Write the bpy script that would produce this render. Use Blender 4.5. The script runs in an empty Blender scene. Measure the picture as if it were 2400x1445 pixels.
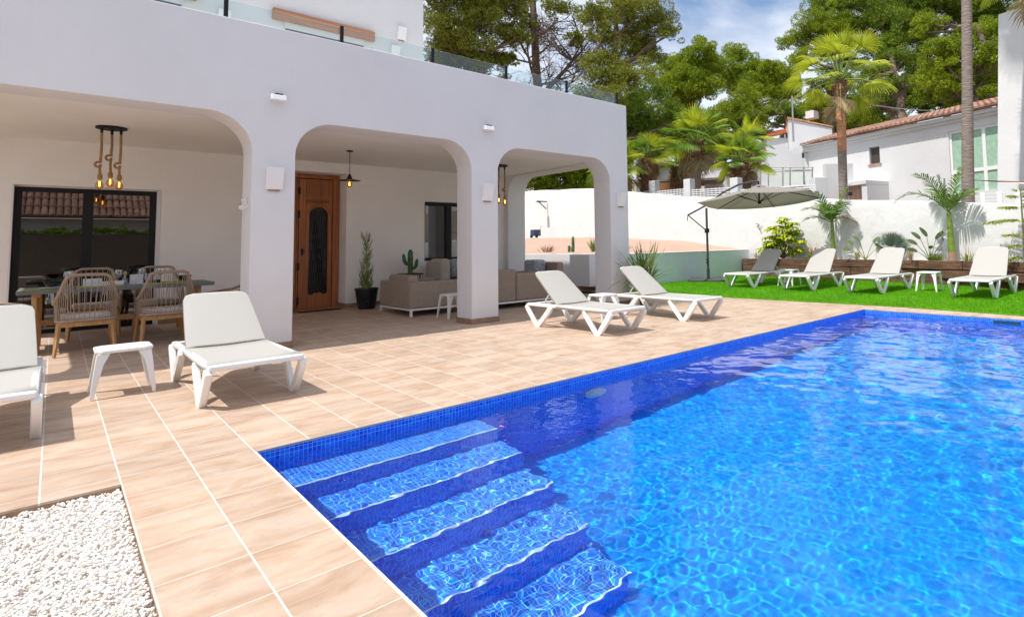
import bpy, bmesh, math, random
import numpy as np
from mathutils import Vector, Matrix, noise
R = math.radians
PI = math.pi
random.seed(7); rng = np.random.default_rng(11)
sc = bpy.context.scene
COL = sc.collection

# ---------------------------------------------------------------- camera
CR = Vector((0.70381739, -0.71008807, -0.02039636))
CD = Vector((0.03358724, 0.06194295, -0.9975144))
CF = Vector((0.70958648, 0.70138292, 0.06744642))
CAMZ = 1.2
cd = bpy.data.cameras.new('camera'); cam = bpy.data.objects.new('camera', cd); COL.objects.link(cam)
m = Matrix((( CR.x, -CD.x, -CF.x, 0), (CR.y, -CD.y, -CF.y, 0), (CR.z, -CD.z, -CF.z, CAMZ), (0, 0, 0, 1)))
cam.matrix_world = m
cd.sensor_width = 36; cd.lens = 1329.25 / 2400 * 36
cd.shift_x = -(1472.75 - 1200) / 2400; cd.shift_y = -(722.5 - 481.87) / 2400
cd.clip_start = 0.05; cd.clip_end = 3000
sc.camera = cam

def at(x, y, D):
    """a point of the distant scenery: bearing and elevation as surveyed, D metres away on the ground"""
    v = CR * ((x - 1472.75) / 1329.25) + CD * ((y - 481.87) / 1329.25) + CF
    v = v * (D / math.hypot(v.x, v.y))
    return Vector((v.x, v.y, v.z + CAMZ))

# ---------------------------------------------------------------- materials
def newmat(name):
    mt = bpy.data.materials.new(name); mt.use_nodes = True
    nt = mt.node_tree; b = nt.nodes['Principled BSDF']
    return mt, nt, b
def N(nt, typ, **kw):
    n = nt.nodes.new(typ)
    for k, v in kw.items():
        if k.startswith('i_'):
            key = k[2:]
            key = int(key) if key.isdigit() else key.replace('_', ' ')
            n.inputs[key].default_value = v
        else: setattr(n, k, v)
    return n
def math_(nt, op, a, b=None, c=None, clamp=False):
    n = nt.nodes.new('ShaderNodeMath'); n.operation = op; n.use_clamp = clamp
    for i, v in enumerate((a, b, c)):
        if v is None: continue
        if isinstance(v, (int, float)): n.inputs[i].default_value = v
        else: nt.links.new(v, n.inputs[i])
    return n.outputs[0]
def mix(nt, fac, a, b, mode='MIX'):
    n = nt.nodes.new('ShaderNodeMix'); n.data_type = 'RGBA'; n.blend_type = mode
    for i, v in ((0, fac), (6, a), (7, b)):
        if isinstance(v, (int, float)): n.inputs[i].default_value = v
        elif isinstance(v, tuple): n.inputs[i].default_value = (*v, 1) if len(v) == 3 else v
        else: nt.links.new(v, n.inputs[i])
    return n.outputs[2]
def ramp(nt, fac, stops):
    n = nt.nodes.new('ShaderNodeValToRGB')
    while len(n.color_ramp.elements) < len(stops): n.color_ramp.elements.new(0.5)
    for e, (p, c) in zip(n.color_ramp.elements, stops):
        e.position = p; e.color = (*c, 1) if len(c) == 3 else c
    nt.links.new(fac, n.inputs[0]); return n.outputs[0]
def coord(nt, scale=(1, 1, 1), kind='Object'):
    t = nt.nodes.new('ShaderNodeTexCoord'); mp = nt.nodes.new('ShaderNodeMapping')
    mp.inputs['Scale'].default_value = scale
    nt.links.new(t.outputs[kind], mp.inputs[0]); return mp.outputs[0]
def pos(nt):
    return nt.nodes.new('ShaderNodeNewGeometry').outputs['Position']
def bump(nt, b, h, strength=.3, dist=.01):
    n = N(nt, 'ShaderNodeBump', i_Strength=strength, i_Distance=dist)
    nt.links.new(h, n.inputs['Height']); nt.links.new(n.outputs[0], b.inputs['Normal'])
def simple(name, col, rough=.6, var=.12, scale=6, bstr=0, bscale=60, metal=0, spec=.5, stretch=(1, 1, 1), bdist=.004, **kw):
    mt, nt, b = newmat(name)
    b.inputs['Roughness'].default_value = rough; b.inputs['Metallic'].default_value = metal
    b.inputs['Specular IOR Level'].default_value = spec
    cv = coord(nt, stretch)
    nz = N(nt, 'ShaderNodeTexNoise', i_Scale=scale, i_Detail=5.0); nt.links.new(cv, nz.inputs[0])
    lo = tuple(c * (1 - var) for c in col); hi = tuple(min(1, c * (1 + var)) for c in col)
    nt.links.new(ramp(nt, nz.outputs[0], [(.3, lo), (.7, hi)]), b.inputs['Base Color'])
    if bstr:
        n2 = N(nt, 'ShaderNodeTexNoise', i_Scale=bscale, i_Detail=4.0); nt.links.new(cv, n2.inputs[0])
        bump(nt, b, n2.outputs[0], bstr, bdist)
    for k, v in kw.items(): b.inputs[k].default_value = v
    return mt

M = {}
def stucco(name, col):
    mt, nt, b = newmat(name); p = pos(nt)
    n0 = N(nt, 'ShaderNodeTexNoise', i_Scale=.9, i_Detail=6.0, i_Roughness=.6); nt.links.new(p, n0.inputs[0])
    mp = N(nt, 'ShaderNodeMapping', i_Scale=(26, 26, 1.1)); nt.links.new(p, mp.inputs[0])
    n1 = N(nt, 'ShaderNodeTexNoise', i_Scale=1.0, i_Detail=5.0); nt.links.new(mp.outputs[0], n1.inputs[0])
    n2 = N(nt, 'ShaderNodeTexNoise', i_Scale=70.0, i_Detail=4.0); nt.links.new(p, n2.inputs[0])
    f = math_(nt, 'ADD', math_(nt, 'MULTIPLY', n0.outputs[0], .85), math_(nt, 'MULTIPLY', n1.outputs[0], .15))
    nt.links.new(ramp(nt, f, [(.3, tuple(c * .95 for c in col)), (.65, tuple(c * 1.02 for c in col))]), b.inputs['Base Color'])
    b.inputs['Roughness'].default_value = .9; b.inputs['Specular IOR Level'].default_value = .15
    bump(nt, b, math_(nt, 'ADD', math_(nt, 'MULTIPLY', n1.outputs[0], .5), n2.outputs[0]), .3, .003); return mt
M['stucco'] = stucco('stucco_white', (.725, .72, .73))
M['stucco_brightened'] = stucco('porch_stucco_brightened', (.86, .84, .81))  # paler, warmer stucco: brightness of the shaded porch painted into its colour
M['stucco_far'] = simple('stucco_far', (.68, .68, .69), .9, .05, .8, .3, 8, spec=.15, bdist=.02)
M['rough_wall'] = simple('garden_wall_render', (.66, .655, .64), .9, .05, 1.4, .6, 5, spec=.15, bdist=.03)
M['plastic'] = simple('white_resin', (.82, .82, .82), .35, .02, 3)
M['bluegrey'] = simple('pale_painted_wall', (.62, .72, .78), .85, .06, 2, .3, 30, spec=.2)
def sling():
    mt, nt, b = newmat('sling_fabric')
    cv = coord(nt)
    w = N(nt, 'ShaderNodeTexWave', i_Scale=90.0, i_Distortion=0.5); w.bands_direction = 'Y'; nt.links.new(cv, w.inputs[0])
    w2 = N(nt, 'ShaderNodeTexWave', i_Scale=90.0, i_Distortion=0.5); w2.bands_direction = 'X'; nt.links.new(cv, w2.inputs[0])
    s = math_(nt, 'ADD', w.outputs['Fac'], w2.outputs['Fac'])
    nt.links.new(ramp(nt, math_(nt, 'MULTIPLY', s, .5), [(0, (.40, .385, .35)), (1, (.49, .475, .44))]), b.inputs['Base Color'])
    b.inputs['Roughness'].default_value = .8; bump(nt, b, s, .25, .002); return mt
M['sling'] = sling()
M['black_metal'] = simple('black_metal', (.008, .009, .012), .5, .1, spec=.3)
M['dark_grey_metal'] = simple('anthracite_metal', (.05, .055, .065), .45, .1)
M['steel'] = simple('brushed_steel', (.45, .44, .43), .3, .1, metal=.9)
M['skirting'] = simple('skirting_tile', (.30, .19, .12), .6, .25, 7, stretch=(1, 1, 4))
def wood(name, a, b_, stretch=(1, 1, 12), scale=3, rough=.45, bs=.2):
    mt, nt, b = newmat(name); cv = coord(nt, tuple(1 / s if s > 1 else 3 for s in stretch))
    n1 = N(nt, 'ShaderNodeTexNoise', i_Scale=scale * 3.0, i_Detail=8.0, i_Distortion=.6); nt.links.new(cv, n1.inputs[0])
    n2 = N(nt, 'ShaderNodeTexNoise', i_Scale=scale * 14.0, i_Detail=3.0); nt.links.new(cv, n2.inputs[0])
    f = math_(nt, 'ADD', math_(nt, 'MULTIPLY', n1.outputs[0], .7), math_(nt, 'MULTIPLY', n2.outputs[0], .3))
    nt.links.new(ramp(nt, f, [(.3, a), (.7, b_)]), b.inputs['Base Color'])
    b.inputs['Roughness'].default_value = rough; bump(nt, b, f, bs, .003); return mt
M['door_wood'] = wood('antique_door_wood', (.20, .055, .014), (.52, .19, .06))
M['beam_wood'] = wood('beam_wood', (.30, .11, .05), (.52, .26, .14), (12, 1, 1))
M['acacia'] = wood('acacia_wood', (.30, .14, .045), (.62, .36, .15))
def sleeper():
    mt, nt, b = newmat('railway_sleeper_wood'); cv = coord(nt, (1, .6, 6))
    n1 = N(nt, 'ShaderNodeTexNoise', i_Scale=3.0, i_Detail=9.0, i_Roughness=.7); nt.links.new(cv, n1.inputs[0])
    n2 = N(nt, 'ShaderNodeTexNoise', i_Scale=22.0, i_Detail=5.0, i_Roughness=.7); nt.links.new(coord(nt, (1, 1, 2)), n2.inputs[0])
    f = math_(nt, 'ADD', math_(nt, 'MULTIPLY', n1.outputs[0], .55), math_(nt, 'MULTIPLY', n2.outputs[0], .45))
    nt.links.new(ramp(nt, f, [(.36, (.025, .016, .012)), (.5, (.13, .065, .04)), (.6, (.24, .12, .07)), (.68, (.45, .30, .18))]), b.inputs['Base Color'])
    b.inputs['Roughness'].default_value = .9; bump(nt, b, f, .8, .02); return mt
M['sleeper'] = sleeper()
M['rope_taupe'] = simple('taupe_rope', (.37, .285, .22), .85, .25, 60, .5, 220)
M['jute'] = simple('jute_rope', (.36, .20, .075), .9, .35, 80, .7, 180)
M['cushion'] = simple('cushion_fabric', (.60, .55, .50), .9, .06, 8, .2, 300)
M['sofa'] = simple('taupe_outdoor_fabric', (.33, .265, .21), .9, .08, 12, .3, 400)
M['pillow'] = simple('grey_patterned_cushion', (.36, .38, .43), .9, .5, 30)
M['pillow_light'] = simple('light_taupe_cushion', (.45, .39, .34), .9, .06, 8, .2, 300)
M['table_grey'] = simple('cement_table_top', (.15, .16, .16), .55, .15, 5, .1, 40)
M['placemat'] = simple('lime_placemat', (.30, .36, .05), .8, .1, 60)
M['black_ceramic'] = simple('black_ceramic', (.012, .014, .018), .25, .1)
M['white_ceramic'] = simple('white_ceramic', (.8, .8, .78), .2, .02)
M['paper'] = simple('printed_card', (.55, .56, .60), .6, .25, 40)
M['blue_box'] = simple('navy_plastic', (.02, .045, .11), .5, .1)
M['mat_coir'] = simple('coir_mat', (.25, .13, .05), .95, .3, 60, .6, 120)
M['silver_leaf'] = simple('dusty_leaf', (.42, .40, .36), .8, .2, 4)
def leaf(name, a, b_, trans=.25, rough=.5, scale=2.0):
    mt, nt, b = newmat(name)
    g = nt.nodes.new('ShaderNodeNewGeometry')
    nz = N(nt, 'ShaderNodeTexNoise', i_Scale=scale, i_Detail=3.0); nt.links.new(g.outputs['Position'], nz.inputs[0])
    f = math_(nt, 'ADD', math_(nt, 'MULTIPLY', g.outputs['Random Per Island'], .55), math_(nt, 'MULTIPLY', nz.outputs[0], .5))
    c = ramp(nt, f, [(.25, a), (.8, b_)])
    nt.links.new(c, b.inputs['Base Color']); b.inputs['Roughness'].default_value = rough
    b.inputs['Specular IOR Level'].default_value = .3
    tr = nt.nodes.new('ShaderNodeBsdfTranslucent'); nt.links.new(c, tr.inputs[0])
    ms = nt.nodes.new('ShaderNodeMixShader'); ms.inputs[0].default_value = trans
    nt.links.new(b.outputs[0], ms.inputs[1]); nt.links.new(tr.outputs[0], ms.inputs[2])
    nt.links.new(ms.outputs[0], nt.nodes['Material Output'].inputs[0]); return mt
M['pine_a'] = leaf('pine_needles_bright', (.07, .14, .006), (.44, .52, .02), .35, scale=.5)
M['pine_b'] = leaf('pine_needles_deep', (.05, .11, .01), (.30, .40, .025), .3, scale=.5)
M['pine_c'] = leaf('pine_needles_brownish', (.08, .11, .015), (.40, .42, .05), .3, scale=.6)
M['palm_fan'] = leaf('fan_palm_leaf', (.07, .17, .02), (.26, .40, .05), .35, .4)
M['palm_fan_y'] = leaf('fan_palm_leaf_yellow', (.26, .34, .015), (.60, .64, .05), .42, .4)
M['palm_dry'] = leaf('dry_palm_leaf', (.28, .20, .10), (.52, .42, .24), .3, .7)
M['palm_feather'] = leaf('feather_palm_leaf', (.06, .13, .015), (.20, .33, .05), .3, .4)
M['palm_tip'] = leaf('scorched_palm_leaf', (.22, .12, .08), (.40, .22, .15), .3, .6)
M['schefflera'] = leaf('umbrella_tree_leaf', (.18, .30, .008), (.62, .66, .02), .35, .35)
M['agave'] = leaf('blue_green_blade', (.10, .16, .12), (.30, .38, .30), .15, .45)
M['strelitzia'] = leaf('bird_of_paradise_leaf', (.07, .12, .04), (.22, .28, .12), .2, .4)
M['grassplant'] = leaf('fresh_green_blades', (.12, .24, .02), (.36, .46, .06), .3, .5)
M['drygrass'] = leaf('straw_grass', (.40, .32, .14), (.62, .52, .28), .3, .7)
M['orange_leaf'] = leaf('orange_flower', (.60, .28, .05), (.80, .48, .10), .3, .6)
M['lilac'] = leaf('lilac_flower', (.40, .20, .40), (.62, .38, .62), .3, .6)
M['bromeliad'] = leaf('pink_dry_flower', (.50, .28, .22), (.70, .48, .38), .3, .6)
M['dracaena'] = leaf('dracaena_blade', (.06, .12, .025), (.28, .34, .08), .25, .4, 5)
M['euphorbia'] = leaf('pencil_stems', (.13, .19, .03), (.38, .42, .13), .2, .5, 8)
M['cactus'] = simple('cactus_green', (.05, .13, .04), .6, .25, 10, .5, 40)
M['araucaria'] = leaf('norfolk_pine_needles', (.18, .26, .01), (.44, .48, .04), .3, .5)
M['bark'] = simple('pine_bark', (.20, .145, .11), .95, .45, 4, .9, 10, bdist=.05)
M['bark_dry'] = simple('bare_branch_bark', (.19, .135, .10), .95, .35, 4, .6, 12, bdist=.03)
M['palm_trunk'] = simple('palm_trunk', (.25, .205, .175), .95, .22, 5, .9, 5, stretch=(1, 1, 5), bdist=.04)
M['palm_trunk_red'] = simple('palm_trunk_reddish', (.50, .24, .13), .9, .35, 6, .9, 8, stretch=(1, 1, 4), bdist=.04)
M['palm_boot'] = simple('palm_leaf_bases', (.24, .12, .08), .95, .5, 10, 1, 14, bdist=.05)
M['green_stem'] = simple('green_palm_stem', (.16, .24, .03), .5, .4, 5, .2, 20, stretch=(1, 1, 3))
M['ring_stem'] = simple('ringed_palm_base', (.34, .22, .14), .8, .3, 5, .6, 12, stretch=(.3, .3, 8))
M['terracotta'] = simple('terracotta_roof_tiles', (.36, .205, .15), .85, .4, 2.5, .5, 20)
M['soil_red'] = simple('pink_paving', (.50, .33, .25), .9, .12, 3, .3, 20, stretch=(.4, 3, 1))
M['ground'] = simple('dry_hillside', (.26, .21, .15), .95, .4, .25, .5, 1, bdist=.3)
M['white_pebble'] = simple('planter_pebbles', (.72, .68, .64), .9, .25, 30, 1, 45, bdist=.03)
M['reed'] = simple('reed_screen', (.14, .11, .09), .95, .5, 20, .5, 60, stretch=(6, 6, .3))
M['frosted'] = simple('frosted_green_glass', (.34, .52, .40), .5, .12, 8)
M['frosted_pale'] = simple('frosted_pale_glass', (.74, .79, .76), .35, .04, 2)
M['sail'] = simple('beige_shade_sail', (.60, .47, .36), .85, .05)
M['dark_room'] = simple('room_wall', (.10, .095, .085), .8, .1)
M['dark_fill'] = simple('dark_shutter', (.06, .05, .045), .7, .2, 8, stretch=(1, 1, 12))
M['gasket'] = simple('pool_edge_trim', (.42, .44, .45), .5, .1)
M['pool_white'] = simple('pale_pool_nosing', (.50, .72, .88), .5, .05)
M['canopy'] = leaf('grey_parasol_fabric', (.50, .465, .43), (.52, .485, .45), .52, .85, .3)
def glass(name, tint=(.85, .95, .93), fac=.10, rough=0.0):
    mt, nt, b = newmat(name); nt.nodes.remove(b)
    lw = N(nt, 'ShaderNodeLayerWeight', i_Blend=.5); fr = math_(nt, 'MULTIPLY_ADD', math_(nt, 'POWER', lw.outputs['Facing'], 5), .7, .04)
    g = N(nt, 'ShaderNodeBsdfGlossy', i_Roughness=rough); t = nt.nodes.new('ShaderNodeBsdfTransparent')
    t.inputs[0].default_value = (*tint, 1); ms = nt.nodes.new('ShaderNodeMixShader')
    f = math_(nt, 'ADD', fr, fac, clamp=True)
    nt.links.new(f, ms.inputs[0]); nt.links.new(t.outputs[0], ms.inputs[1]); nt.links.new(g.outputs[0], ms.inputs[2])
    nt.links.new(ms.outputs[0], nt.nodes['Material Output'].inputs[0]); return mt
M['glass_clear'] = glass('clear_balustrade_glass', (.89, .95, .945), .02)
M['glass_win'] = glass('window_glass', (.20, .22, .21), .13)
M['glass_dark'] = glass('door_glass_dark', (.05, .05, .05), .03, .25)
M['glassware'] = glass('glassware', (.93, .96, .97), .12)
M['bulb_glass'] = glass('amber_bulb_glass', (.95, .62, .25), .06)
def emit(name, col, s):
    mt, nt, b = newmat(name); b.inputs['Base Color'].default_value = (*col, 1)
    b.inputs['Emission Color'].default_value = (*col, 1); b.inputs['Emission Strength'].default_value = s; return mt
M['filament'] = emit('lit_filament', (1, .62, .22), 9)
M['shade_lit'] = emit('lit_lampshade', (1, .66, .32), 1.6)

def tiles():
    mt, nt, b = newmat('terrace_tiles'); p = pos(nt)
    sx = nt.nodes.new('ShaderNodeSeparateXYZ'); nt.links.new(p, sx.inputs[0])
    PX, PY = .3006, .363
    u = math_(nt, 'DIVIDE', math_(nt, 'SUBTRACT', sx.outputs[0], .89 - PX * 60), PX)
    v = math_(nt, 'DIVIDE', math_(nt, 'SUBTRACT', sx.outputs[1], 4.08 - .25 - PY * 60), PY)
    def line(c, w):
        fr = math_(nt, 'FRACT', c); d = math_(nt, 'ABSOLUTE', math_(nt, 'SUBTRACT', fr, .5))
        return math_(nt, 'SUBTRACT', 1, math_(nt, 'GREATER_THAN', math_(nt, 'SUBTRACT', .5, d), w))
    gu = line(u, .0125); gv = line(v, .009)
    cb = nt.nodes.new('ShaderNodeCombineXYZ')
    nt.links.new(math_(nt, 'FLOOR', u), cb.inputs[0]); nt.links.new(math_(nt, 'FLOOR', v), cb.inputs[1])
    wn = N(nt, 'ShaderNodeTexWhiteNoise'); nt.links.new(cb.outputs[0], wn.inputs[0])
    # each tile shows its own piece of the print: offset the streak texture by the tile's random value
    off = nt.nodes.new('ShaderNodeVectorMath'); off.operation = 'MULTIPLY_ADD'
    nt.links.new(wn.outputs['Color'], off.inputs[0]); off.inputs[1].default_value = (7, 7, 7); nt.links.new(p, off.inputs[2])
    mp = N(nt, 'ShaderNodeMapping', i_Scale=(3.0, 6.0, 1)); nt.links.new(off.outputs[0], mp.inputs[0])
    n1 = N(nt, 'ShaderNodeTexNoise', i_Scale=1.0, i_Detail=7.0, i_Roughness=.6, i_Distortion=.5); nt.links.new(mp.outputs[0], n1.inputs[0])
    mp2 = N(nt, 'ShaderNodeMapping', i_Scale=(4, 7, 1)); nt.links.new(off.outputs[0], mp2.inputs[0])
    n2 = N(nt, 'ShaderNodeTexNoise', i_Scale=1.0, i_Detail=5.0); nt.links.new(mp2.outputs[0], n2.inputs[0])
    c = ramp(nt, n1.outputs[0], [(.24, (.34, .205, .13)), (.4, (.455, .32, .225)), (.58, (.54, .415, .32)), (.78, (.46, .365, .29))])
    c = mix(nt, math_(nt, 'MULTIPLY', ramp(nt, n2.outputs[0], [(.52, (0, 0, 0)), (.78, (1, 1, 1))]), .45), c, (.42, .30, .215))
    vd = math_(nt, 'ABSOLUTE', math_(nt, 'SUBTRACT', math_(nt, 'FRACT', v), .5))
    mp3 = N(nt, 'ShaderNodeMapping', i_Scale=(5, 14, 1)); nt.links.new(off.outputs[0], mp3.inputs[0])
    n3 = N(nt, 'ShaderNodeTexNoise', i_Scale=1.0, i_Detail=6.0, i_Roughness=.65); nt.links.new(mp3.outputs[0], n3.inputs[0])
    ed = math_(nt, 'MULTIPLY', ramp(nt, vd, [(.26, (0, 0, 0)), (.5, (1, 1, 1))]), ramp(nt, n3.outputs[0], [(.38, (0, 0, 0)), (.62, (1, 1, 1))]))
    c = mix(nt, math_(nt, 'MULTIPLY', ed, .8), c, (.36, .215, .13))
    n4 = N(nt, 'ShaderNodeTexNoise', i_Scale=1.0, i_Detail=8.0, i_Roughness=.7); mp4 = N(nt, 'ShaderNodeMapping', i_Scale=(14, 20, 1)); nt.links.new(off.outputs[0], mp4.inputs[0]); nt.links.new(mp4.outputs[0], n4.inputs[0])
    c = mix(nt, math_(nt, 'MULTIPLY', ramp(nt, n4.outputs[0], [(.54, (0, 0, 0)), (.70, (1, 1, 1))]), .5), c, (.40, .33, .28))
    br = math_(nt, 'MULTIPLY_ADD', wn.outputs['Value'], .16, .95)
    hs = N(nt, 'ShaderNodeHueSaturation'); nt.links.new(br, hs.inputs['Value']); nt.links.new(c, hs.inputs['Color'])
    c = mix(nt, gu, hs.outputs[0], (.66, .60, .54))
    c = mix(nt, gv, c, (.64, .55, .47))
    nt.links.new(c, b.inputs['Base Color']); b.inputs['Roughness'].default_value = .55
    b.inputs['Specular IOR Level'].default_value = .35
    g = math_(nt, 'MAXIMUM', gu, gv)
    h = math_(nt, 'SUBTRACT', math_(nt, 'MULTIPLY', n1.outputs[0], .35), g)
    bump(nt, b, h, .5, .003); return mt
M['tiles'] = tiles()
def mosaic(name, cols, gcol, gw):
    mt, nt, b = newmat(name)
    g = nt.nodes.new('ShaderNodeNewGeometry'); P = nt.nodes.new('ShaderNodeSeparateXYZ'); nt.links.new(g.outputs['Position'], P.inputs[0])
    Q = nt.nodes.new('ShaderNodeSeparateXYZ'); nt.links.new(g.outputs['True Normal'], Q.inputs[0])
    ax = math_(nt, 'ABSOLUTE', Q.outputs[0]); az = math_(nt, 'ABSOLUTE', Q.outputs[2])
    u = math_(nt, 'ADD', math_(nt, 'MULTIPLY', P.outputs[0], math_(nt, 'SUBTRACT', 1, ax)), math_(nt, 'MULTIPLY', P.outputs[1], ax))
    v = math_(nt, 'ADD', math_(nt, 'MULTIPLY', P.outputs[2], math_(nt, 'SUBTRACT', 1, az)), math_(nt, 'MULTIPLY', P.outputs[1], az))
    S = 1 / .0262
    u = math_(nt, 'MULTIPLY', u, S); v = math_(nt, 'MULTIPLY', v, S)
    def line(c, w):
        d = math_(nt, 'ABSOLUTE', math_(nt, 'SUBTRACT', math_(nt, 'FRACT', c), .5))
        return math_(nt, 'GREATER_THAN', d, .5 - w)
    gr = math_(nt, 'MAXIMUM', line(u, gw), line(v, gw))
    cb = nt.nodes.new('ShaderNodeCombineXYZ'); nt.links.new(math_(nt, 'FLOOR', u), cb.inputs[0]); nt.links.new(math_(nt, 'FLOOR', v), cb.inputs[1])
    wn = N(nt, 'ShaderNodeTexWhiteNoise'); nt.links.new(cb.outputs[0], wn.inputs[0])
    c = ramp(nt, wn.outputs['Value'], cols)
    c = mix(nt, gr, c, gcol)
    nt.links.new(c, b.inputs['Base Color']); b.inputs['Roughness'].default_value = .35
    bump(nt, b, gr, -.3, .001); return mt
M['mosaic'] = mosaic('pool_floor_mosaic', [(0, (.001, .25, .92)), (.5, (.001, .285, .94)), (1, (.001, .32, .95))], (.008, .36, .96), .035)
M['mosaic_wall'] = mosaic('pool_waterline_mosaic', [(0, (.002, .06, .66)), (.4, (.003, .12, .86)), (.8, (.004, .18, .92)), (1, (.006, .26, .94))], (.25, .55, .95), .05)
M['mosaic_step'] = mosaic('pool_step_mosaic', [(0, (.002, .10, .72)), (.4, (.003, .16, .84)), (.8, (.004, .23, .90)), (1, (.008, .30, .93))], (.22, .60, .97), .055)
def water():
    mt, nt, b = newmat('pool_water')
    b.inputs['Base Color'].default_value = (1, 1, 1, 1); b.inputs['Roughness'].default_value = 0
    b.inputs['IOR'].default_value = 1.333; b.inputs['Transmission Weight'].default_value = 1
    return mt
M['water'] = water()
def turf():
    mt, nt, b = newmat('artificial_turf'); p = pos(nt)
    n1 = N(nt, 'ShaderNodeTexNoise', i_Scale=1.3, i_Detail=4.0); nt.links.new(p, n1.inputs[0])
    n2 = N(nt, 'ShaderNodeTexNoise', i_Scale=90.0, i_Detail=3.0); nt.links.new(p, n2.inputs[0])
    f = math_(nt, 'ADD', math_(nt, 'MULTIPLY', n1.outputs[0], .5), math_(nt, 'MULTIPLY', n2.outputs[0], .5))
    nt.links.new(ramp(nt, f, [(.32, (.05, .19, .002)), (.5, (.10, .33, .003)), (.68, (.18, .44, .008))]), b.inputs['Base Color'])
    b.inputs['Roughness'].default_value = .8; bump(nt, b, n2.outputs[0], .8, .02); return mt
M['turf'] = turf()
M['blade'] = leaf('turf_blade', (.10, .33, .002), (.22, .56, .008), .3, .6, 1.5)
def gravelm():
    mt, nt, b = newmat('white_gravel')
    g = nt.nodes.new('ShaderNodeNewGeometry')
    nt.links.new(ramp(nt, g.outputs['Random Per Island'], [(0, (.72, .58, .46)), (.10, (.80, .70, .62)), (.3, (.86, .82, .77)), (1, (.90, .88, .86))]), b.inputs['Base Color'])
    b.inputs['Roughness'].default_value = .75; return mt
M['gravel'] = gravelm()

# ---------------------------------------------------------------- geometry helpers
class MB:
    def __init__(s): s.v = []; s.f = []
    def add(s, vs, fs):
        o = len(s.v); s.v += [tuple(p) for p in vs]; s.f += [tuple(i + o for i in f) for f in fs]; return s
    def box(s, x0, x1, y0, y1, z0, z1):
        return s.add([(x0, y0, z0), (x1, y0, z0), (x1, y1, z0), (x0, y1, z0), (x0, y0, z1), (x1, y0, z1), (x1, y1, z1), (x0, y1, z1)],
                     [(0, 3, 2, 1), (4, 5, 6, 7), (0, 1, 5, 4), (1, 2, 6, 5), (2, 3, 7, 6), (3, 0, 4, 7)])
    def tube(s, path, r, n=8, cap=True):
        P = [Vector(p) for p in path]; rr = r if isinstance(r, (list, tuple)) else [r] * len(P)
        rings = []; up = None
        for i, p in enumerate(P):
            t = (P[min(i + 1, len(P) - 1)] - P[max(i - 1, 0)]).normalized()
            if up is None:
                up = Vector((0, 0, 1)) if abs(t.z) < .9 else Vector((1, 0, 0))
            a = t.cross(up).normalized(); bb = a.cross(t).normalized(); up = bb
            rings.append([p + (a * math.cos(2 * PI * k / n) + bb * math.sin(2 * PI * k / n)) * rr[i] for k in range(n)])
        vs = [q for ring in rings for q in ring]; fs = []
        for i in range(len(P) - 1):
            for k in range(n):
                a0 = i * n + k; a1 = i * n + (k + 1) % n; fs.append((a0, a1, a1 + n, a0 + n))
        if cap: fs += [tuple(range(n))[::-1], tuple((len(P) - 1) * n + k for k in range(n))]
        return s.add(vs, fs)
    def lathe(s, c, prof, n=20):
        vs = []; fs = []
        for r, z in prof: vs += [(c[0] + r * math.cos(2 * PI * k / n), c[1] + r * math.sin(2 * PI * k / n), c[2] + z) for k in range(n)]
        for i in range(len(prof) - 1):
            for k in range(n):
                a0 = i * n + k; a1 = i * n + (k + 1) % n; fs.append((a0, a1, a1 + n, a0 + n))
        fs += [tuple(range(n))[::-1], tuple((len(prof) - 1) * n + k for k in range(n))]
        return s.add(vs, fs)
    def prism(s, pts, ext):
        """pts: closed 3-D polygon, ext: extrusion vector"""
        n = len(pts); e = Vector(ext); a = [Vector(p) for p in pts]; b = [p + e for p in a]
        return s.add(a + b, [tuple(range(n))[::-1], tuple(range(n, 2 * n))] + [(i, (i + 1) % n, (i + 1) % n + n, i + n) for i in range(n)])
    def ribbon(s, path, w, t, y):
        """a bar of rectangular section (w in the xz plane, t along y) following a path of (x, z), centred on y"""
        P = [Vector((a, 0, c)) for a, c in path]; ww = w if isinstance(w, (list, tuple)) else [w] * len(P)
        vs = []; fs = []
        for i, p in enumerate(P):
            d = (P[min(i + 1, len(P) - 1)] - P[max(i - 1, 0)]).normalized(); nn = Vector((-d.z, 0, d.x)) * ww[i] / 2
            for q, yy in ((p + nn, y - t / 2), (p + nn, y + t / 2), (p - nn, y + t / 2), (p - nn, y - t / 2)): vs.append((q.x, yy, q.z))
        for i in range(len(P) - 1):
            for k in range(4): a0 = i * 4 + k; a1 = i * 4 + (k + 1) % 4; fs.append((a0, a1, a1 + 4, a0 + 4))
        fs += [(3, 2, 1, 0), tuple(len(P) * 4 - 4 + k for k in range(4))]
        return s.add(vs, fs)
    def quad(s, a, b, c, d): return s.add([a, b, c, d], [(0, 1, 2, 3)])

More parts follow.
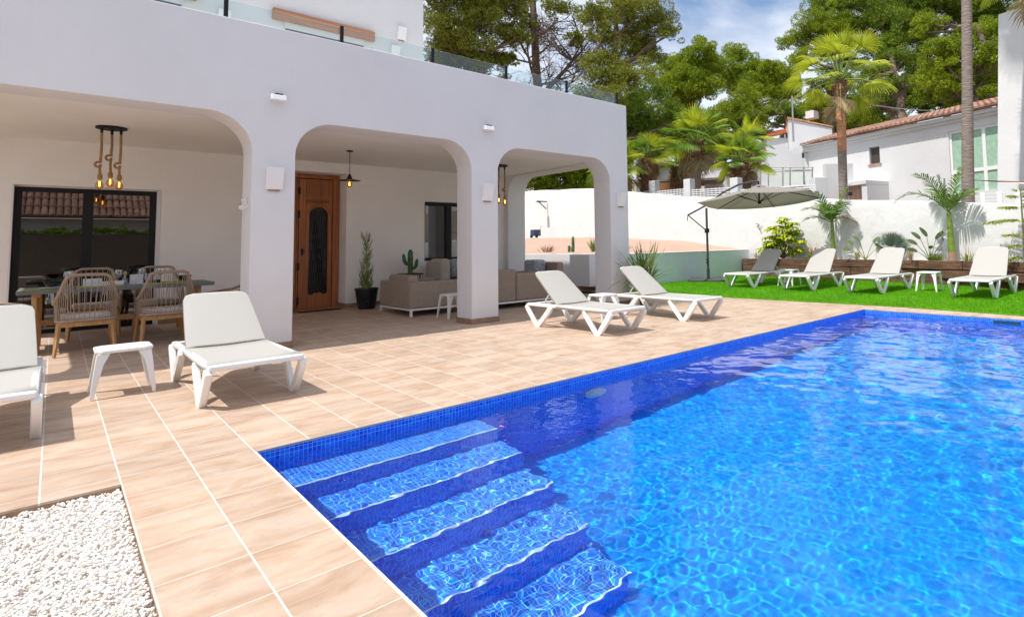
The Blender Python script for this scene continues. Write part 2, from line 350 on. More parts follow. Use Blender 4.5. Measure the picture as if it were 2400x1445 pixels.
def link(o): COL.objects.link(o); return o
def mesh(name, mb, mat, smooth=False, bevel=0, seg=2, auto=None):
    me = bpy.data.meshes.new(name); me.from_pydata(mb.v, [], mb.f); me.update()
    bm = bmesh.new(); bm.from_mesh(me); bmesh.ops.recalc_face_normals(bm, faces=bm.faces[:]); bm.to_mesh(me); bm.free()
    me.materials.append(mat)
    if smooth or bevel: me.polygons.foreach_set('use_smooth', [True] * len(me.polygons))
    o = link(bpy.data.objects.new(name, me))
    if bevel:
        b = o.modifiers.new('bevel', 'BEVEL'); b.width = bevel; b.segments = seg; b.limit_method = 'ANGLE'; b.angle_limit = R(35); b.harden_normals = True
    elif smooth:
        me.set_sharp_from_angle(angle=R(auto if auto else 50))
    return o
def npmesh(name, V, F, mat, smooth=False):
    """fast mesh from arrays; F is (n,3) or (n,4)"""
    me = bpy.data.meshes.new(name); V = np.asarray(V, np.float32); F = np.asarray(F, np.int32); k = F.shape[1]
    me.vertices.add(len(V)); me.vertices.foreach_set('co', V.ravel())
    me.loops.add(F.size); me.loops.foreach_set('vertex_index', F.ravel())
    me.polygons.add(len(F)); me.polygons.foreach_set('loop_start', np.arange(0, F.size, k, dtype=np.int32))
    me.polygons.foreach_set('loop_total', np.full(len(F), k, np.int32))
    if smooth: me.polygons.foreach_set('use_smooth', np.ones(len(F), bool))
    me.materials.append(mat); me.update(calc_edges=True); me.validate()
    return link(bpy.data.objects.new(name, me))
def tag(o, label=None, cat=None, group=None, kind=None):
    if label: o['label'] = label
    if cat: o['category'] = cat
    if group: o['group'] = group
    if kind: o['kind'] = kind
    return o
def thing(name, label, cat, loc=(0, 0, 0), rz=0, group=None):
    o = link(bpy.data.objects.new(name, None)); o.location = loc; o.rotation_euler = (0, 0, rz); o.empty_display_size = .1
    return tag(o, label, cat, group)
def part(name, mb, mat, root, world=False, **kw):
    o = mesh(name, mb, mat, **kw) if isinstance(mb, MB) else mb
    o.parent = root
    if world:
        q = root; off = Vector((0, 0, 0))
        while q is not None: off += q.location; q = q.parent
        o.location = -off
    return o
def kids(o): return [c for c in bpy.data.objects if c.parent == o]
CH = {}
def dup(root, loc, rz=None, label=None, group=None):
    if root.name not in CH: CH[root.name] = [(c, [(g, kids(g)) for g in kids(c)]) for c in kids(root)]
    r = link(root.copy()); r.location = loc
    if rz is not None: r.rotation_euler = (0, 0, rz)
    if label: r['label'] = label
    if group: r['group'] = group
    for c, gs in CH[root.name]:
        c2 = link(c.copy()); c2.parent = r
        for g, _ in gs: g2 = link(g.copy()); g2.parent = c2
    return r
def struct(name, mb, mat, **kw):
    return tag(mesh(name, mb, mat, **kw), kind='structure')
def arc(cx, cz, r, a0, a1, n=14):
    return [(cx + r * math.cos(R(a0 + (a1 - a0) * i / n)), cz + r * math.sin(R(a0 + (a1 - a0) * i / n))) for i in range(n + 1)]

# ================================================================ SETTING
PX0, PX1, PY0, PY1 = .89, 9.86, -1.4, 4.08     # pool
WZ = -.075
# paved terrace with openings for the pool and the gravel bed
def slab(name, xs, ys, hole, z1, z0, mat):
    mb = MB()
    occ = [[not hole((xs[i] + xs[i + 1]) / 2, (ys[j] + ys[j + 1]) / 2) for j in range(len(ys) - 1)] for i in range(len(xs) - 1)]
    for i in range(len(xs) - 1):
        for j in range(len(ys) - 1):
            if not occ[i][j]: continue
            x0, x1, y0, y1 = xs[i], xs[i + 1], ys[j], ys[j + 1]
            mb.quad((x0, y0, z1), (x1, y0, z1), (x1, y1, z1), (x0, y1, z1))
            for di, dj, a, b in ((-1, 0, (x0, y1), (x0, y0)), (1, 0, (x1, y0), (x1, y1)), (0, -1, (x0, y0), (x1, y0)), (0, 1, (x1, y1), (x0, y1))):
                ii, jj = i + di, j + dj
                if 0 <= ii < len(occ) and 0 <= jj < len(occ[0]) and occ[ii][jj]: continue
                mb.quad((*a, z0), (*b, z0), (*b, z1), (*a, z1))
    return struct(name, mb, mat)
GX1, GY1 = .288, 4.065
slab('terrace', [-14, GX1, PX0, PX1, 10.6], [-9, PY0, GY1, PY1, 8.5, 13.6],
     lambda x, y: (PX0 < x < PX1 and PY0 < y < PY1) or (x < GX1 and y < GY1) or (x < 8.12 and y > 8.5), 0, -.012, M['tiles'])
# the covered floor rises gently towards the house
fz = lambda y: .024 * (y - 8.5) if y > 8.5 else 0
mb = MB().quad((-1.9, 8.5, 0), (8.12, 8.5, 0), (8.12, 13.6, fz(13.6)), (-1.9, 13.6, fz(13.6)))
struct('porch_floor', mb, M['tiles'])
# ground sheet with a hill behind
def gh(x, y):
    d = max(0, (x - 16.8) * .9 + max(0, y - 12) * .12); h = -.05
    if d > 0: h = 1.25 * min(1, d / 1.5) + max(0, d - 7) * .20
    e = max(0, y - 24); h = max(h, -.05 + e * .17) if x < 17 else h + e * .03
    return min(h, 13)
xs = [-260, -60, -14] + [-14 + 2.5 * i for i in range(1, 45)] + [130, 200, 400, 900]
ys = [-400, -60, -20, 12] + [12 + 2.5 * i for i in range(1, 40)] + [150, 250, 500, 900]
V = []; F = []
xs = sorted(set(xs)); nx, ny = len(xs), len(ys)
V = [(x, y, gh(x, y) - .0) for x in xs for y in ys]
mb = MB(); 
faces = []
for i in range(nx - 1):
    for j in range(ny - 1):
        cx, cy = (xs[i] + xs[i + 1]) / 2, (ys[j] + ys[j + 1]) / 2
        if cy < 12 and -14 < cx < 18: continue
        faces.append((i * ny + j, (i + 1) * ny + j, (i + 1) * ny + j + 1, i * ny + j + 1))
mb.v = V; mb.f = faces
struct('ground', mb, M['ground'], smooth=True, auto=80)
mb = MB().quad((-20, -30, -.06), (PX0 - .25, -30, -.06), (PX0 - .25, 13, -.06), (-20, 13, -.06))
mb.quad((PX1 + .25, -30, -.06), (20, -30, -.06), (20, 13, -.06), (PX1 + .25, 13, -.06))
mb.quad((PX0 - .25, -30, -.06), (PX1 + .25, -30, -.06), (PX1 + .25, PY0 - .25, -.06), (PX0 - .25, PY0 - .25, -.06))
mb.quad((PX0 - .25, PY1 + .25, -.06), (PX1 + .25, PY1 + .25, -.06), (PX1 + .25, 13, -.06), (PX0 - .25, 13, -.06))
struct('garden_soil', mb, M['ground'])
# pool basin, steps, water
FZ = -1.5
mb = MB()
mb.quad((PX0, PY0, FZ), (PX1, PY0, FZ), (PX1, PY1, FZ), (PX0, PY1, FZ))
pool = struct('pool_basin', mb, M['mosaic']); mb = MB(); ZT_ = -.0125
mb.quad((PX0, PY1, FZ), (PX1, PY1, FZ), (PX1, PY1, ZT_), (PX0, PY1, ZT_))
mb.quad((PX1, PY1, FZ), (PX1, PY0, FZ), (PX1, PY0, ZT_), (PX1, PY1, ZT_))
mb.quad((PX1, PY0, FZ), (PX0, PY0, FZ), (PX0, PY0, ZT_), (PX1, PY0, ZT_))
mb.quad((PX0, PY0, FZ), (PX0, PY1, FZ), (PX0, PY1, ZT_), (PX0, PY0, ZT_))
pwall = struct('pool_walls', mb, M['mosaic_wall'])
SX1 = 2.36
SY = [3.75, 3.42, 3.08, 2.73, 2.37]; SZ = [-.30, -.545, -.80, -1.05, -1.28]
mb = MB(); prof = [(PY1 - .001, FZ + .002)]
prof = [(SY[-1], FZ + .002)]
for i in range(4, -1, -1):
    prof.append((SY[i], SZ[i])); prof.append((SY[i - 1] if i else PY1 - .002, SZ[i]))
prof.append((PY1 - .002, FZ + .002))
mb.prism([(PX0 + .002, y, z) for y, z in prof], (SX1 - PX0, 0, 0))
steps = struct('pool_steps', mb, M['mosaic_step'])
mb = MB()
for y, z in zip(SY, SZ): mb.box(PX0 + .004, SX1 + .003, y - .003, y + .014, z - .006, z + .003)
nosing = struct('step_nosings', mb, M['pool_white'])
# water surface: real ripples
nxw, nyw = 1250, 760
gx = np.linspace(PX0 + .001, PX1 - .001, nxw); gy = np.linspace(PY0 + .001, PY1 - .001, nyw)
XX, YY = np.meshgrid(gx, gy, indexing='ij'); wr = np.random.default_rng(3)
def waves(n, l0, l1, a0, pw, spread, wobble):
    Z_ = np.zeros_like(XX)
    for k in range(n):
        lam = l0 * ((l1 / l0) ** wr.random()); th = wr.normal(.45, spread); amp = a0 * (lam / .1) ** pw
        kx, ky = math.cos(th) * 2 * PI / lam, math.sin(th) * 2 * PI / lam; ph = wr.random() * 6.28
        wob = np.sin(XX * wr.uniform(.5, 2.2) + YY * wr.uniform(.5, 2.2) + ph * 2)
        env = .55 + .45 * np.sin(XX * wr.uniform(.6, 2.5) + YY * wr.uniform(.6, 2.5) + wr.random() * 6)
        Z_ += amp * env * np.sin(kx * XX + ky * YY + ph + wob * wobble)
    return Z_
dst = np.hypot(XX - .9, YY - 3.6)
near = 1.0 - .60 * np.clip((dst - .9) / 1.8, 0, 1)
farf = np.clip((dst - 2.8) / 4.0, 0, 1)
ZZ = WZ + waves(80, .05, .30, .000115, .75, 1.3, 1.6) * near + waves(40, .16, 1.0, .00022, .95, .9, 1.2) * (.18 + 1.25 * farf)
Vw = np.stack([XX, YY, ZZ], -1).reshape(-1, 3)
idx = np.arange(nxw * nyw).reshape(nxw, nyw)
Fw = np.stack([idx[:-1, :-1], idx[1:, :-1], idx[1:, 1:], idx[:-1, 1:]], -1).reshape(-1, 4)
wat = tag(npmesh('pool_water', Vw, Fw, M['water'], True), kind='structure')
try: wat.cycles.is_caustics_caster = True
except Exception as e: print('caster', e)
for o in (pool, pwall, steps, nosing):
    try: o.cycles.is_caustics_receiver = True
    except Exception as e: print('receiver', e)
# thin edge trims
mb = MB().box(PX0, PX1, PY1 - .004, PY1 + .003, -.010, .002); struct('pool_trim', mb, M['gasket'])
mb = MB().box(PX0 - .004, PX0 + .006, PY0, PY1 - .008, -.012, .003); struct('pool_trim_white', mb, M['plastic'])
# pool fittings
t = thing('pool_light', 'round underwater lamp on the long pool wall', 'pool light', (3.62, PY1, -.48))
mb = MB().tube([(0, -.001, 0), (0, -.03, 0)], .13, 24); part('rim', mb, M['plastic'], t)
mb = MB().tube([(0, -.031, 0), (0, -.04, 0)], .10, 24); part('lens', mb, M['white_ceramic'], t)
t = thing('pool_inlet', 'small round white water inlet on the long pool wall', 'inlet', (5.33, PY1, -.3))
mb = MB().tube([(0, -.001, 0), (0, -.02, 0)], .045, 16); part('flange', mb, M['plastic'], t)
mb = MB().tube([(0, -.021, 0), (0, -.03, 0)], .02, 12); part('nozzle', mb, M['gasket'], t)
t = thing('pool_skimmer', 'dark rectangular skimmer slot in the far pool wall', 'skimmer', (PX1, 2.0, -.07))
mb = MB().box(-.012, -.001, -.17, .17, -.035, .03); part('slot', mb, simple('skimmer_dark', (.01, .06, .09), .4), t)
mb = MB().box(-.02, -.001, -.18, .18, -.05, -.036); part('lip', mb, M['plastic'], t)

# gravel bed
mb = MB().quad((-14, -9, -.05), (GX1, -9, -.05), (GX1, GY1, -.05), (-14, GY1, -.05))
struct('gravel_base', mb, M['white_pebble'])
struct('gravel_edge', MB().box(-14, GX1, GY1, GY1 + .02, -.05, -.0125).box(GX1, GX1 + .02, -9, GY1 + .02, -.05, -.0125), M['skirting'])
ico = bmesh.new(); bmesh.ops.create_icosphere(ico, subdivisions=1, radius=1)
iv = np.array([v.co[:] for v in ico.verts]); ico.verts.index_update(); fi = np.array([[v.index for v in f.verts] for f in ico.faces]); ico.free()
ng = 42000
gxp = GX1 - .004 - (rng.random(ng) ** 1.0) * 1.6; gyp = GY1 - .008 - rng.random(ng) * 3.0
keep = (gxp < GX1 - .006)
gz = -.038 + rng.random(ng) * .018
sz = rng.uniform(.0045, .0105, ng) * rng.uniform(.8, 1.15, ng)
S = sz[:, None, None] * rng.uniform(.6, 1.15, (ng, 1, 3)) * iv[None] * (1 + .22 * rng.standard_normal((ng, len(iv), 1)))
a = rng.random(ng) * 6.28; ca, sa = np.cos(a), np.sin(a)
S = np.stack([S[..., 0] * ca[:, None] - S[..., 1] * sa[:, None], S[..., 0] * sa[:, None] + S[..., 1] * ca[:, None], S[..., 2] * .8], -1)
S += np.stack([gxp, gyp, gz], -1)[:, None]
S[..., 0] = np.minimum(S[..., 0], GX1 - .001); S[..., 1] = np.minimum(S[..., 1], GY1 - .001)
Fg = (fi[None] + (np.arange(ng) * len(iv))[:, None, None]).reshape(-1, 3)
tag(npmesh('gravel', S.reshape(-1, 3), Fg, M['gravel']), 'white limestone gravel filling the bed beside the pool paving', 'gravel', kind='stuff')

# lawn: turf carpet with short blades
edge = [(10.0, 10.22), (10.03, 9.0), (10.28, 7.26), (10.4, 4.83), (10.45, 3.62), (10.26, 1.85), (10.2, -2), (10.2, -9)]
def ex(y):
    for (x0, y0), (x1, y1) in zip(edge, edge[1:]):
        if y1 <= y <= y0: return x1 + (x0 - x1) * (y - y1) / (y0 - y1)
    return 10.2
def lz(x, y):
    return .02 + .10 * max(0, min(1, (x - ex(y) - .05) / 1.0))
PF = [(12.4, -.4), (12.9, .9), (13.37, 2.4), (14.15, 3.7), (14.63, 4.97), (15.1, 7.39), (15.45, 10.23)]   # planter front line
def interp(pl, y):
    for (x0, y0), (x1, y1) in zip(pl, pl[1:]):
        if y0 <= y <= y1: return x0 + (x1 - x0) * (y - y0) / (y1 - y0)
    return pl[0][0] if y < pl[0][1] else pl[-1][0]
mb = MB(); rows = [10.22 - .3 * i for i in range(64)]
rows[-1] = -8.7
for y in rows:
    x0 = ex(y); xe = interp(PF, y) + .05 if y > -.4 else 12.4
    mb.v += [(x0, y, .004)] + [(x0 + (xe - x0) * (k / 12) ** 1.5, y, lz(x0 + (xe - x0) * (k / 12) ** 1.5, y)) for k in range(13)]
for i in range(len(rows) - 1):
    for k in range(13): mb.f.append((i * 14 + k, i * 14 + k + 1, i * 14 + k + 15, i * 14 + k + 14))
struct('lawn', mb, M['turf'], smooth=True)
nb = 170000
by = rng.uniform(-1.5, 10.2, nb); u = rng.random(nb)
exv = np.array([ex(y) for y in by]); xev = np.array([interp(PF, y) if y > -.4 else 12.4 for y in by])
bx = exv + .01 + (xev - exv) * u ** 1.25; bz = .02 + .10 * np.clip((bx - exv - .05) / 1.0, 0, 1)
hh = rng.uniform(.018, .04, nb); an = rng.random(nb) * 6.28; w = .005
dx, dy = np.cos(an) * w, np.sin(an) * w; lx, ly = rng.normal(0, .010, nb), rng.normal(0, .010, nb)
Vb = np.stack([np.stack([bx - dx, by - dy, bz - .003], -1), np.stack([bx + dx, by + dy, bz - .003], -1), np.stack([bx + lx, by + ly, bz + hh], -1)], 1).reshape(-1, 3)
tag(npmesh('grass', Vb, np.arange(nb * 3).reshape(-1, 3), M['blade']), 'short bright green artificial grass blades of the lawn', 'grass', kind='stuff')

# ================================================================ VILLA
VX0, VX1, FY0, FY1, PT = -1.35, 8.12, 8.03, 8.5, 4.01
villa = thing('villa', 'white villa with three wide rounded arches facing the pool terrace', 'house', (3, 10, 0))
AR, AZ = .45, 2.86
def comb(x0, x1, ztop, openings):
    pts = [(x0, 0)]
    for a, b, in openings:
        pts += [(a, 0), (a, AZ - AR)] + arc(a + AR, AZ - AR, AR, 180, 90)[1:] + arc(b - AR, AZ - AR, AR, 90, 0) + [(b, 0)]
    pts += [(x1, 0), (x1, ztop), (x0, ztop)]
    return pts
mb = MB().prism([(x, FY0, z) for x, z in comb(VX0, VX1, PT, [(-.9, 1.65), (2.12, 4.61), (5.09, 7.63)])], (0, FY1 - FY0, 0))
fw = part('facade_wall', mb, M['stucco'], villa, True, bevel=.012, seg=2)
mb = MB().prism([(7.63, y, z) for y, z in comb(8.501, 12.2, PT, [(8.51, 11.61)])], (VX1 - 7.63, 0, 0))
part('end_wall', mb, M['stucco'], villa, True, bevel=.01)
mb = MB().prism([(VX0, y, z) for y, z in comb(8.501, 12.2, PT, [(8.51, 11.61)])], (.45, 0, 0))
part('side_wall', mb, M['stucco'], villa, True, bevel=.01)
mb = MB().box(-.9, 7.63, 8.502, 12.6, 2.885, 3.7)
part('porch_ceiling', mb, M['stucco_brightened'], villa, True)
# back wall with openings (sliding door, entrance recess, window)
YB = 11.75
def wall_xz(mb, x0, x1, z0, z1, y0, y1, holes):
    """wall made of butted blocks round rectangular holes sorted by x"""
    x = x0
    for hx0, hx1, hz0, hz1 in holes:
        mb.box(x, hx0, y0, y1, z0, z1)
        if hz0 > z0: mb.box(hx0, hx1, y0, y1, z0, hz0)
        if hz1 < z1: mb.box(hx0, hx1, y0, y1, hz1, z1)
        x = hx1
    mb.box(x, x1, y0, y1, z0, z1)
mb = MB(); wall_xz(mb, -.9, 7.63, 0, 2.885, YB, YB + .25, [(-.45, 1.19, 0, 2.22), (2.3, 4.01, 0, 2.69), (5.61, 6.9, .92, 2.21)])
part('back_wall', mb, M['stucco_brightened'], villa, True)
mb = MB(); wall_xz(mb, 1.7, 4.2, 0, 2.885, 12.9, 13.1, []); mb.box(2.2, 2.3, YB + .25, 12.9, 0, 2.885); mb.box(4.01, 4.2, YB + .25, 12.9, 0, 2.885); mb.box(2.3, 4.01, YB + .25, 12.9, 2.69, 2.885)
part('entrance_recess', mb, M['stucco_brightened'], villa, True)
# skirting tiles
for a, b in ((VX0, -.9), (1.65, 2.12), (4.61, 5.09), (7.63, 8.12)):
    part('skirting', MB().box(a - .012, b + .012, FY0 - .012, FY0 - .0005, 0, .085).box(a - .012, a - .0005, FY0, FY1 + .012, 0, .085).box(b + .0005, b + .012, FY0, FY1 + .012, 0, .085), M['skirting'], villa, True)
part('skirting', MB().box(1.19, 2.3, YB - .012, YB - .0005, 0, .08 + fz(YB)), M['skirting'], villa, True)
part('skirting', MB().box(3.998, 4.0095, YB - .012, 12.115, 0, .08 + fz(12)).box(4.0096, 7.62, YB - .012, YB - .0005, 0, .08 + fz(YB)), M['skirting'], villa, True)
part('skirting', MB().box(7.618, 7.6295, 11.61, YB - .013, 0, .08 + fz(YB)), M['skirting'], villa, True)
# upper storey and roof terrace
mb = MB().box(VX0, 5.59, 11.8, 18, 3.71, 9.2)
part('upper_wall', mb, M['stucco'], villa, True, bevel=.01)
mb = MB().box(VX0, 8.1, 12.61, 18, 2.9, 3.7); mb.box(VX0, 8.1, 13.12, 18, -.1, 2.895)
part('ground_floor_block', mb, M['stucco'], villa, True)
for x0, x1, zz in ((-.8, 1.56, 5.47), (2.68, 4.51, 5.47)):
    mb = MB().box(x0, x1, 11.70, 11.82, zz, zz + .2); l = part('lintel', mb, M['beam_wood'], villa, True, bevel=.01)
    mb = MB().box(x0 + .2, x1 - .18, 11.77, 11.799, zz - .12, zz - .002); part('shutter_box', mb, M['stucco_far'], l, False); kids(l)[0].location = (0, 0, 0)
    mb = MB().box(x0 + .22, x1 - .2, 11.785, 11.798, zz - 1.7, zz - .121); o = part('window_pane', mb, M['dark_fill'], l, False)
mb = MB()
bal = part('glass_balustrade', MB().box(VX0 + .2, 8.0, 8.148, 8.162, 4.03, 4.262).box(7.992, 8.006, 8.165, 8.62, 4.03, 4.262), M['glass_clear'], villa, True)
mb = MB().box(VX0 + .2, 8.0, 8.13, 8.18, PT + .001, 4.028); part('base_rail', mb, M['dark_grey_metal'], bal); kids(bal)[0].location = (0, 0, 0)
for i in range(7):
    x = 7.965 - 1.32 * i
    mb = MB().box(x - .022, x + .022, 8.12, 8.147, PT + .002, 4.275); part('post', mb, M['black_metal'], bal, bevel=.004)
# sliding glass door
sd = part('sliding_door', MB().box(-.43, 1.14, 11.88, 11.93, 2.13, 2.2).box(-.43, 1.14, 11.88, 11.93, .07, .14).box(-.43, -.35, 11.88, 11.93, .14, 2.13).box(1.06, 1.14, 11.88, 11.93, .14, 2.13).box(.28, .40, 11.87, 11.93, .14, 2.13), M['black_metal'], villa, True)
mb = MB().box(-.35, .28, 11.90, 11.908, .14, 2.13); part('glass_pane', mb, M['glass_win'], sd)
mb = MB().box(.40, 1.06, 11.912, 11.92, .14, 2.13); part('glass_pane', mb, M['glass_win'], sd)
mb = MB().box(-.45, -.431, 11.751, 12.0, .07, 2.219).box(1.141, 1.189, 11.86, 12.0, .07, 2.219).box(-.43, 1.14, 11.86, 12.0, 2.201, 2.219); part('reveal', mb, M['stucco'], sd)
# wooden entrance door
DY = 12.2
wd = part('entrance_door', MB().box(2.36, 2.52, DY - .08, DY, .1, 2.6).box(3.885, 4.0, DY - .08, DY, .09, 2.6).box(2.36, 4.0, DY - .08, DY, 2.601, 2.68).box(3.25, 3.275, DY - .05, DY, .09, 2.60), M['door_wood'], villa, True, bevel=.008)
def arch_door(x0, x1, z0, z1, gx0, gx1, gz0, gz1):
    """a door leaf with an arched light"""
    mb = MB(); r = (gx1 - gx0) / 2; cx = (gx0 + gx1) / 2; y = DY - .06
    top = arc(cx, gz1 - r, r, 180, 0, 18)
    mb.prism([(x0, y, z0), (gx0, y, z0), (gx0, y, gz1 - r), (gx0, y, z1), (x0, y, z1)], (0, .05, 0))
    mb.prism([(gx1, y, z0), (x1, y, z0), (x1, y, z1), (gx1, y, z1)], (0, .05, 0))
    mb.prism([(gx0, y, z0), (gx1, y, z0), (gx1, y, gz0), (cx + .10, y, gz0 - .02), (cx + .04, y, gz0 + .03), (cx, y, gz0 + .01), (cx - .05, y, gz0 + .03), (cx - .10, y, gz0 - .02), (gx0, y, gz0)], (0, .05, 0))
    mb.prism([(x, y, z) for x, z in top] + [(gx1, y, z1), (gx0, y, z1)], (0, .05, 0))
    return mb
lf = part('door_leaf', arch_door(3.285, 3.872, .10, 2.585, 3.46, 3.80, .36, 2.05), M['door_wood'], wd)
YF = DY - .061
mb = MB().box(3.40, 3.82, YF - .014, YF, 2.25, 2.28).box(3.40, 3.82, YF - .014, YF, 2.50, 2.53).box(3.40, 3.43, YF - .014, YF, 2.28, 2.50).box(3.79, 3.82, YF - .014, YF, 2.28, 2.50)
for k in range(8): mb.box(3.445 + k * .041, 3.47 + k * .041, YF - .01, YF, 2.29, 2.49)
cp = part('carved_panel', mb, M['door_wood'], wd, bevel=.003)
mb = MB().box(3.40, 3.82, YF - .012, YF, 2.10, 2.112).box(3.40, 3.82, YF - .012, YF, 2.20, 2.212)
for k in range(11): mb.lathe((3.42 + k * .038, YF - .006, 2.156), [(.004, -.035), (.016, -.015), (.008, 0), (.016, .015), (.004, .035)], 8)
mb.tube([(3.63 + .21 * math.cos(a), YF - .004, 1.88 + .21 * math.sin(a)) for a in [PI * k / 16 for k in range(17)]], .010, 6)
part('carved_frieze', mb, M['door_wood'], wd)
mb = MB().box(3.45, 3.81, DY - .018, DY - .012, .33, 2.06); part('door_glass', mb, M['glass_dark'], wd)
mb = MB()
for k in range(9): mb.tube([(3.47 + .04 * k, DY - .03, .36), (3.47 + .04 * ((k + 3) % 9), DY - .03, 2.0)], .004, 4)
for k in range(7): mb.tube([(3.47, DY - .028, .5 + .22 * k), (3.80, DY - .028, .62 + .22 * k)], .004, 4)
part('door_grille', mb, M['black_metal'], wd)
part('side_leaf', MB().box(2.53, 3.245, DY - .05, DY - .01, .11, 2.59).box(2.6, 3.17, DY - .065, DY - .0505, .2, 1.1).box(2.6, 3.17, DY - .065, DY - .0505, 1.25, 2.45), M['door_wood'], wd, bevel=.005)
mb = MB().box(3.33, 3.36, YF - .02, YF, 1.12, 1.24).tube([(3.345, YF - .02, 1.19), (3.345, YF - .05, 1.19), (3.38, YF - .05, 1.17)], .008); part('door_handle', mb, M['black_metal'], wd)
for z in (.25, .9, 1.9, 2.35):
    part('hinge', MB().box(3.262, 3.30, YF - .012, YF, z - .07, z + .07), M['black_metal'], wd)
# window by the sofas
wn = part('window', MB().box(5.61, 6.9, 11.86, 11.92, 2.13, 2.20).box(5.61, 6.9, 11.86, 11.92, .93, .99).box(5.61, 5.67, 11.86, 11.92, .99, 2.13).box(6.84, 6.9, 11.86, 11.92, .99, 2.13).box(6.16, 6.28, 11.85, 11.92, .99, 2.13), M['black_metal'], villa, True)
mb = MB().box(5.67, 6.16, 11.89, 11.898, .99, 2.13); part('glass_pane', mb, M['glass_win'], wn)
mb = MB().box(6.28, 6.84, 11.89, 11.898, .99, 2.13); part('glass_pane', mb, M['glass_win'], wn)
# rooms behind the glass
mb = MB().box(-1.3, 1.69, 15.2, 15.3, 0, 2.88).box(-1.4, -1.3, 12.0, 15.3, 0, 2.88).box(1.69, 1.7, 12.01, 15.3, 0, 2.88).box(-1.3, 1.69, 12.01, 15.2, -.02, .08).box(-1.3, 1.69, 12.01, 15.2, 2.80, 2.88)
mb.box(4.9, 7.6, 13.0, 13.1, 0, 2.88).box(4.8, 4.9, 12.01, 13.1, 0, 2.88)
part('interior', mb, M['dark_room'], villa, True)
mb = MB().box(-1.0, 1.5, 14.3, 14.9, .08, .98).box(-.2, .7, 14.7, 15.1, 1.35, 1.75)
part('kitchen_units', mb, simple('kitchen_units_mat', (.30, .29, .26), .4), villa, True, bevel=.01)

# wall lights on the villa
def wall_light(loc, label, group='box wall lights on the villa'):
    t = thing('wall_light', label, 'wall light', loc, 0, group)
    mb = MB().prism([(-.09, 0, -.14), (-.09, -.035, -.14), (-.09, -.11, .13), (-.09, 0, .13)], (.18, 0, 0)); part('housing', mb, M['plastic'], t, bevel=.006)
    mb = MB().box(-.06, .06, -.028, -.002, -.158, -.142); part('base', mb, M['skirting'], t)
    return t
L1 = wall_light((1.885, 8.03, 2.1), 'white box wall light on the left pillar of the villa')
for loc, lb in (((4.88, 8.03, 2.08), 'white box wall light on the middle pillar of the villa'), ((7.9, 8.03, 2.09), 'white box wall light on the right corner pillar of the villa')):
    dup(L1, loc, label=lb)
dup(L1, (5.09, 11.8, 5.80), label='white box wall light high on the upper storey beside the wooden lintel')
dup(L1, (1.95, 11.8, 5.28), label='white box added as the reflection of a wall light in the glass, between the two lintels')  # added box, stands for a lamp's mirror image in the balustrade glass
dup(L1, (4.95, 11.8, 5.36), label='lower white box added as the reflection of a wall light in the glass near the corner')  # second added box imitating a lamp reflected in the glass
def spot(loc, label):
    t = thing('spotlight', label, 'spotlight', loc, 0, 'small spotlights above the pillars')
    mb = MB().prism([(-.085, 0, -.035), (-.085, -.12, -.035), (-.085, -.10, .035), (-.085, 0, .05)], (.17, 0, 0)); part('body', mb, M['plastic'], t, bevel=.01)
    mb = MB().box(-.035, .045, -.085, -.02, .037, .056); part('lens', mb, M['black_ceramic'], t)
    return t
s1 = spot((1.9, 8.03, 3.1), 'small white spotlight on the facade above the left pillar')
dup(s1, (4.88, 8.03, 3.11), label='small white spotlight on the facade above the middle pillar')
# coat hooks on the pillar reveal
t = thing('hook_rack', 'white metal hook rack on the inner side of the left pillar', 'hook rack', (1.648, 8.27, 1.75))
mb = MB().box(-.006, 0, -.12, .12, -.01, .02); part('rail', mb, M['plastic'], t)
for k in range(4):
    y = -.09 + .06 * k
    mb = MB().tube([(-.006, y, .0), (-.03, y, -.03), (-.05, y, -.01), (-.05, y, .02)], .006).tube([(-.006, y, .02), (-.02, y, .06), (-.03, y, .10), (-.02, y + .015, .115), (-.015, y + .02, .08), (-.006, y + .02, .03)], .006)
    part('hook', mb, M['plastic'], t, smooth=True)
# door mat
mb = MB().box(3.15, 3.9, 11.55, 12.0, fz(12.5) + .001, fz(12.5) + .02)
tag(mesh('door_mat', mb, M['mat_coir'], bevel=.006), 'brown coir door mat in front of the wooden door', 'door mat')

